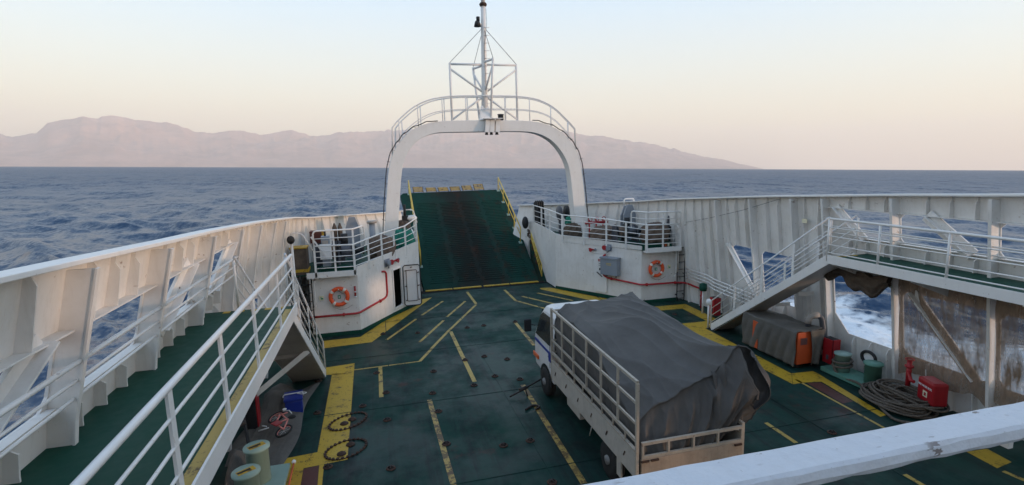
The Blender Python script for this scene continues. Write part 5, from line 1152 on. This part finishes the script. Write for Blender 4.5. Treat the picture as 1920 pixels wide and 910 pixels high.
# ------------------------------------------------------------------ machinery on the platforms
def blob(cx, cy, cz, sx, sy, sz, seed, amp=.22):
    def f_(i, j):
        a = i*2*math.pi; e = (j)*math.pi; n_ = 1+amp*(crease(3*math.cos(a)+seed+5, 3*math.sin(a)+2*e+seed)-.5)+.10*math.sin(a*7+e*6+seed)
        return (cx+sx*n_*math.cos(a)*math.sin(e)**.6, cy+sy*n_*math.sin(a)*math.sin(e)**.6, cz+sz*n_*math.cos(e))
    return MB().grid(f_, 48, 26)
def winch(cx, cy, label, sc=1.0):
    t = thing('mooring_winch', label, 'winch', (cx, cy, FZ)); z = FZ+.62*sc
    MB().box(cx-.75*sc, cx+.75*sc, cy-.45*sc, cy+.45*sc, FZ+.01, FZ+.14).build('bed', MT['walk'], t, .02)
    for x in (-.62, -.1, .42): MB().ext([(cx+x*sc-.03, cy-.34*sc, FZ+.14), (cx+x*sc-.03, cy+.34*sc, FZ+.14), (cx+x*sc-.03, cy+.2*sc, z+.28*sc), (cx+x*sc-.03, cy-.2*sc, z+.28*sc)], (.06, 0, 0)).build('frame_plate', MT['greydk'], t, .01)
    MB().lathe((cx-.36*sc, cy, z), [(.36*sc, -.23*sc), (.36*sc, -.20*sc), (.17*sc, -.20*sc), (.17*sc, .20*sc), (.36*sc, .20*sc), (.36*sc, .23*sc)], 22, 'x').build('drum', MT['black'], t)
    MB().lathe((cx-.36*sc, cy, z), [(.2*sc, -.19*sc), (.27*sc, -.17*sc), (.27*sc, .17*sc), (.2*sc, .19*sc)], 18, 'x').build('wound_rope', MT['brown'], t)
    MB().lathe((cx+.16*sc, cy, z), [(.20*sc, -.2*sc), (.25*sc, -.15*sc), (.25*sc, .18*sc), (.15*sc, .22*sc)], 16, 'x').build('gear_case', MT['greydk'], t)
    MB().lathe((cx+.62*sc, cy, z), [(.19*sc, -.16*sc), (.12*sc, -.05*sc), (.12*sc, .08*sc), (.19*sc, .18*sc)], 16, 'x').build('warping_head', MT['black'], t)
    MB().tube([(cx+.1*sc, cy+.2*sc, z+.2), (cx+.1*sc, cy+.2*sc, z+.62*sc)], .13*sc, 12).build('motor', MT['black'], t)
    MB().tube([(cx-.1*sc, cy-.2*sc, z), (cx-.12*sc, cy-.3*sc, z+.55*sc)], .018, 6).sphere((cx-.12*sc, cy-.3*sc, z+.57*sc), .035).build('lever', MT['black'], t)
    return t
winch(-1.35, 20.4, 'dark mooring winch with a rope drum on the left platform', 1.0)
winch(10.55, 20.9, 'dark mooring winch with a rope drum on the right platform', .95)
def cheek(cx, cy, zt_, label, w_=.3, name='fairlead_pedestal', mat='grey'):
    t = thing(name, label, 'pedestal', (cx, cy, FZ)); MB().ext([(cx-w_, cy, FZ), (cx+w_, cy, FZ), (cx+w_, cy, zt_-.45), (cx+w_*.45, cy, zt_), (cx-w_*.45, cy, zt_), (cx-w_, cy, zt_-.45)], (0, .12, 0)).build('side_plate', MT[mat], t, .01)
    MB().ext([(cx-w_, cy+.3, FZ), (cx+w_, cy+.3, FZ), (cx+w_, cy+.3, zt_-.5), (cx+w_*.4, cy+.3, zt_-.06), (cx-w_*.4, cy+.3, zt_-.06), (cx-w_, cy+.3, zt_-.5)], (0, .1, 0)).build('side_plate', MT[mat], t, .01)
    MB().tube([(cx, cy+.1, zt_-.5), (cx, cy+.32, zt_-.5)], .13, 12).build('roller', MT['black'], t)
cheek(-1.0, 22.2, 3.98, 'tapered grey pedestal standing behind the left winch', .27); cheek(11.25, 22.0, 3.92, 'tapered grey pedestal behind the right winch', .3)
tag(MB().tube(rnd_path([(11.25, 22.6, 3.7), (11.25, 22.6, 4.16), (11.75, 22.6, 4.16), (11.75, 22.6, 3.7)], .08), .035, 8).build('rail_hoop', MT['rail'], None), 'short white pipe hoop on top of the right bulwark', 'hoop')
t = thing('control_cabinet', 'pale grey upright cabinet on the left platform beside the winch', 'cabinet', (-1.9, 20.0, FZ)); MB().box(-2.02, -1.74, 20.0, 20.3, FZ+.01, FZ+1.25).build('case', MT['grey'], t, .01); MB().box(-1.98, -1.78, 19.985, 19.999, FZ+.5, FZ+1.1).build('door', MT['under'], t); MB().tube([(-1.88, 20.1, FZ+1.25), (-1.88, 20.1, FZ+1.4)], .03, 8).build('gland', MT['black'], t)
t = thing('white_panel', 'white square panel with a slanted bar behind the left platform rail', 'panel', (-2.0, 19.7, 3.1)); MB().box(-2.05, -1.65, 19.6, 19.63, 2.75, 3.3).build('board', MT['wplast'], t, .04); MB().bar((-2.3, 19.55, 3.6), (-1.8, 19.55, 2.8), .04, .05).build('slanted_bar', MT['rail'], t)
t = thing('tool_chest', 'brown chest with a yellow stripe on the left platform', 'chest', (-2.1, 20.9, FZ)); MB().box(-2.5, -1.95, 20.9, 21.3, FZ+.9, FZ+1.35).build('case', MT['primer'], t, .01); MB().box(-2.06, -1.98, 20.88, 21.32, FZ+.88, FZ+1.37).build('stripe', MT['yel'], t); MB().box(-2.45, -2.0, 20.95, 21.25, FZ+.01, FZ+.9).build('stand', MT['greydk'], t)
t = thing('gas_bottles', 'two small dark gas bottles with a yellow strap on the left platform', 'gas bottles', (-1.5, 21.4, FZ)); 
for x in (-1.62, -1.42): MB().lathe((x, 21.3, FZ+.9), [(.09, 0), (.09, .5), (.05, .6), (.03, .68)], 12).build('bottle', MT['netd'], t)
MB().box(-1.72, -1.33, 21.2, 21.22, FZ+1.3, FZ+1.33).build('strap', MT['yrail'], t); MB().box(-1.75, -1.3, 21.2, 21.42, FZ, FZ+.9).build('rack', MT['greydk'], t)
tag(blob(.10, 21.6, FZ+.42, .52, .42, .50, 1.3).build('rope_heap', MT['brown'], None, recalc=False), 'brown rope heap against the left platform rail', 'rope')
tag(blob(1.05, 23.0, FZ+.5, .42, .35, .45, 4.3).build('net_heap', MT['gcloth'], None, recalc=False), 'bright green net heap beside the left leg of the arch', 'netting')
tag(blob(1.0, 23.9, FZ+.95, .40, .25, .3, 2.3).build('cloth_heap', MT['netd'], None, recalc=False), 'dark brown cloth bundle behind the green net heap', 'cloth')
tag(blob(9.75, 21.6, FZ+.34, .60, .42, .42, 6.3, .12).build('rope_heap', MT['brown'], None, recalc=False), 'dark brown rope heap beside the right leg of the arch', 'rope')
tag(blob(11.35, 19.95, FZ+.52, .62, .38, .46, 9.1, .15).build('canvas_bundle', MT['brown'], None, recalc=False), 'brown canvas bundle stacked behind the rail above the right lifebuoy', 'canvas')
t = thing('storage_chest', 'low green chest under the brown canvas bundle on the right platform', 'chest', (11.3, 19.7, FZ)); MB().box(10.7, 11.95, 19.55, 20.0, FZ+.01, FZ+.22).build('case', MT['walk'], t, .01)
for k, x in enumerate((11.5, 11.62, 11.74)): MB().box(x, x+.08, 19.545, 19.549, FZ+.05, FZ+.18).build('mark', MT['orange' if k < 2 else 'cream'], t)
t = thing('vent_pipe', 'pale grey vent pipe with a flat cap left of the arch leg', 'vent', (-.2, 22.0, FZ)); MB().tube([(-.22, 22.0, FZ), (-.22, 22.0, 3.72)], .12, 14).build('pipe', MT['grey'], t); MB().tube([(-.22, 22.0, 3.72), (-.22, 22.0, 3.82)], .2, 14).build('cap', MT['under'], t)
t = thing('hydraulic_post', 'black hydraulic ram standing beside the left leg of the arch', 'ram', (1.3, 24.2, FZ)); MB().box(1.08, 1.36, 24.1, 24.35, FZ, 3.75).build('cylinder', MT['black'], t, .03); MB().tube([(1.22, 24.2, 3.75), (1.22, 24.2, 4.25)], .06, 10).build('rod', MT['black'], t)
t = thing('mooring_light', 'small round white fitting on the left platform rail near the ramp', 'light', (1.5, 24.4, 3.5)); MB().sphere((1.5, 24.2, 3.62), .2, sc=(1.3, .8, .7)).build('shade', MT['wplast'], t); MB().tube(rnd_path([(1.15, 24.3, 3.4), (1.15, 24.3, 4.0), (1.6, 24.3, 4.0), (1.75, 24.2, 3.4)], .1), .025, 6).build('hoop', MT['rail'], t)
t = thing('sheave_stack', 'three tall black sheave plates at the forward end of the right platform', 'sheaves', (8.2, 26.3, FZ))
for k in range(4): MB().ext([(8.10+k*.13, 26.3, FZ), (8.10+k*.13, 26.75, FZ), (8.10+k*.13, 26.72, 3.85), (8.10+k*.13, 26.55, 3.98), (8.10+k*.13, 26.40, 3.9)], (.05, 0, 0)).rot((8.3, 26.5, 0), .35).build('plate', MT['black'], t, .01)
t = thing('cable_reels', 'two upright round black and grey reels on the right platform', 'reels', (8.9, 24.9, FZ))
for k, mt_ in enumerate(('greydk', 'black')): MB().lathe((8.86+k*.38, 24.9, 3.42), [(.05, -.08), (.36, -.06), (.36, .06), (.05, .08)], 22, 'x').build('reel', MT[mt_], t); MB().box(8.84+k*.38, 8.9+k*.38, 24.8, 25.0, FZ, 3.2).build('stand', MT['greydk'], t)
tag(blob(9.15, 24.0, FZ+.75, .3, .28, .3, 3.7, .1).build('net_heap', MT['gcloth'], None, recalc=False), 'small green net bundle left of the right leg of the arch', 'netting')
tag(blob(8.95, 23.3, FZ+.35, .42, .3, .4, 5.7, .2).build('rope_heap', MT['netd'], None, recalc=False), 'dark rope heap below the small green net bundle', 'rope')
t = thing('valve_manifold', 'red valve manifold with hand wheels on the right platform', 'valve manifold', (9.9, 23.2, FZ))
MB().tube([(9.55, 23.2, 3.05), (10.7, 23.2, 3.05)], .06, 8).build('header_pipe', MT['red'], t)
for x in (9.75, 10.1, 10.45): MB().tube([(x, 23.2, FZ), (x, 23.2, 3.2)], .04, 8).build('branch_pipe', MT['red'], t); MB().tube([(x+.10*math.cos(a), 23.1, 3.22+.10*math.sin(a)) for a in [k*math.pi/6 for k in range(12)]], .018, 6, close=True).build('hand_wheel', MT['red'], t)
t = thing('fender_pulley', 'dark grey leaf shaped pulley block hung on the right bulwark behind the ladder hoops', 'pulley', (12.3, 19.9, 3)); MB().ext([(12.05, 20.1, 2.45), (12.3, 20.0, 2.45), (12.33, 20.0, 3.0), (12.2, 20.05, 3.55), (12.1, 20.1, 3.55), (12.0, 20.1, 3.0)], (0, .08, 0)).build('block', MT['greydk'], t, .02); MB().tube([(12.18, 19.98, 3.0), (12.18, 20.14, 3.0)], .11, 12).build('sheave', MT['black'], t)
t = thing('chain_heap', 'rusty chains and black shackles hanging beside the ramp on the right', 'chain', (7.7, 27, 1.5))
m_ = MB()
for k in range(46):
    a = k*.37; p = Vector((7.92+.07*math.sin(a*2.1), 27.4-.045*k+.05*math.sin(a), 2.3-.038*k)); m_.tube([p+Vector((.04*math.cos(b_), .05*math.sin(b_)*(k % 2), .07*math.sin(b_))) for b_ in [q*math.pi/4 for q in range(8)]], .018, 5, close=True)
m_.build('links', MT['rustm'], t); MB().sphere((7.75, 27.3, 2.75), .26, sc=(.7, .8, 1.3)).build('shackle_block', MT['black'], t)
# ------------------------------------------------------------------ bridge-front rail in the foreground, and the unseen superstructure, added to shade the deck
t = thing('bridge_rail', 'thick white painted beam crossing the lower right corner in the foreground', 'rail', (1.5, 1.45, 4.4))
cm = MB(); NX = 90
def capsec(i):
    x = -1.6+i*6.4/(NX-1); w = lambda s: .0035*(vnoise(x*9+s, s)-.5)*2+.002*(vnoise(x*31+s, s)-.5)
    return [(x, 1.363+w(1), 4.872+w(2)), (x, 1.352+w(3), 4.893+w(4)), (x, 1.362+w(5), 4.922+w(6)), (x, 1.375+w(7), 4.932+w(8)*.6), (x, 1.505+w(9), 4.932+w(10)*.6), (x, 1.518+w(11), 4.925), (x, 1.525+w(12), 4.89), (x, 1.515, 4.872)]
vs = [p for i in range(NX) for p in capsec(i)]
cm.add(vs, [(i*8+k, i*8+(k+1) % 8, (i+1)*8+(k+1) % 8, (i+1)*8+k) for i in range(NX-1) for k in range(8)]+[tuple(range(8)), tuple((NX-1)*8+k for k in range(7, -1, -1))])
cm.build('cap_beam', MT['cap'], t)
for x in (-1.2, 2.44, 3.9): MB().box(x-.013, x+.013, 1.43, 1.46, 4.79 if x == 2.44 else 4.0, 4.88).build('stanchion', MT['rail'], t)
MB().ext([(2.47, 1.40, 4.87), (3.6, 1.40, 4.87), (3.6, 1.40, 4.1), (2.9, 1.40, 4.6)], (0, .05, 0)).build('side_plate', MT['rail'], t)
t = thing('superstructure', 'unseen white bridge superstructure behind the camera, added to shade the car deck', 'superstructure', (4.6, -3, 0))
MB().box(-3.1, 12.5, -9, -2.4, 4.3, 10.5).build('house', MT['white'], t); MB().box(-3.1, 12.5, -2.4, .3, 4.1, 4.3).build('bridge_deck', MT['white'], t)

tag(MB().tube([(12.2, 19.1, 3.35), (12.15, 17.3, 3.72), (12.05, 15.4, 4.16), (11.98, 13.6, 4.66)], .007, 5).build('stay_wire', MT['greydk'], None), 'thin dark wire running up along the ribs of the right bulwark', 'wire')
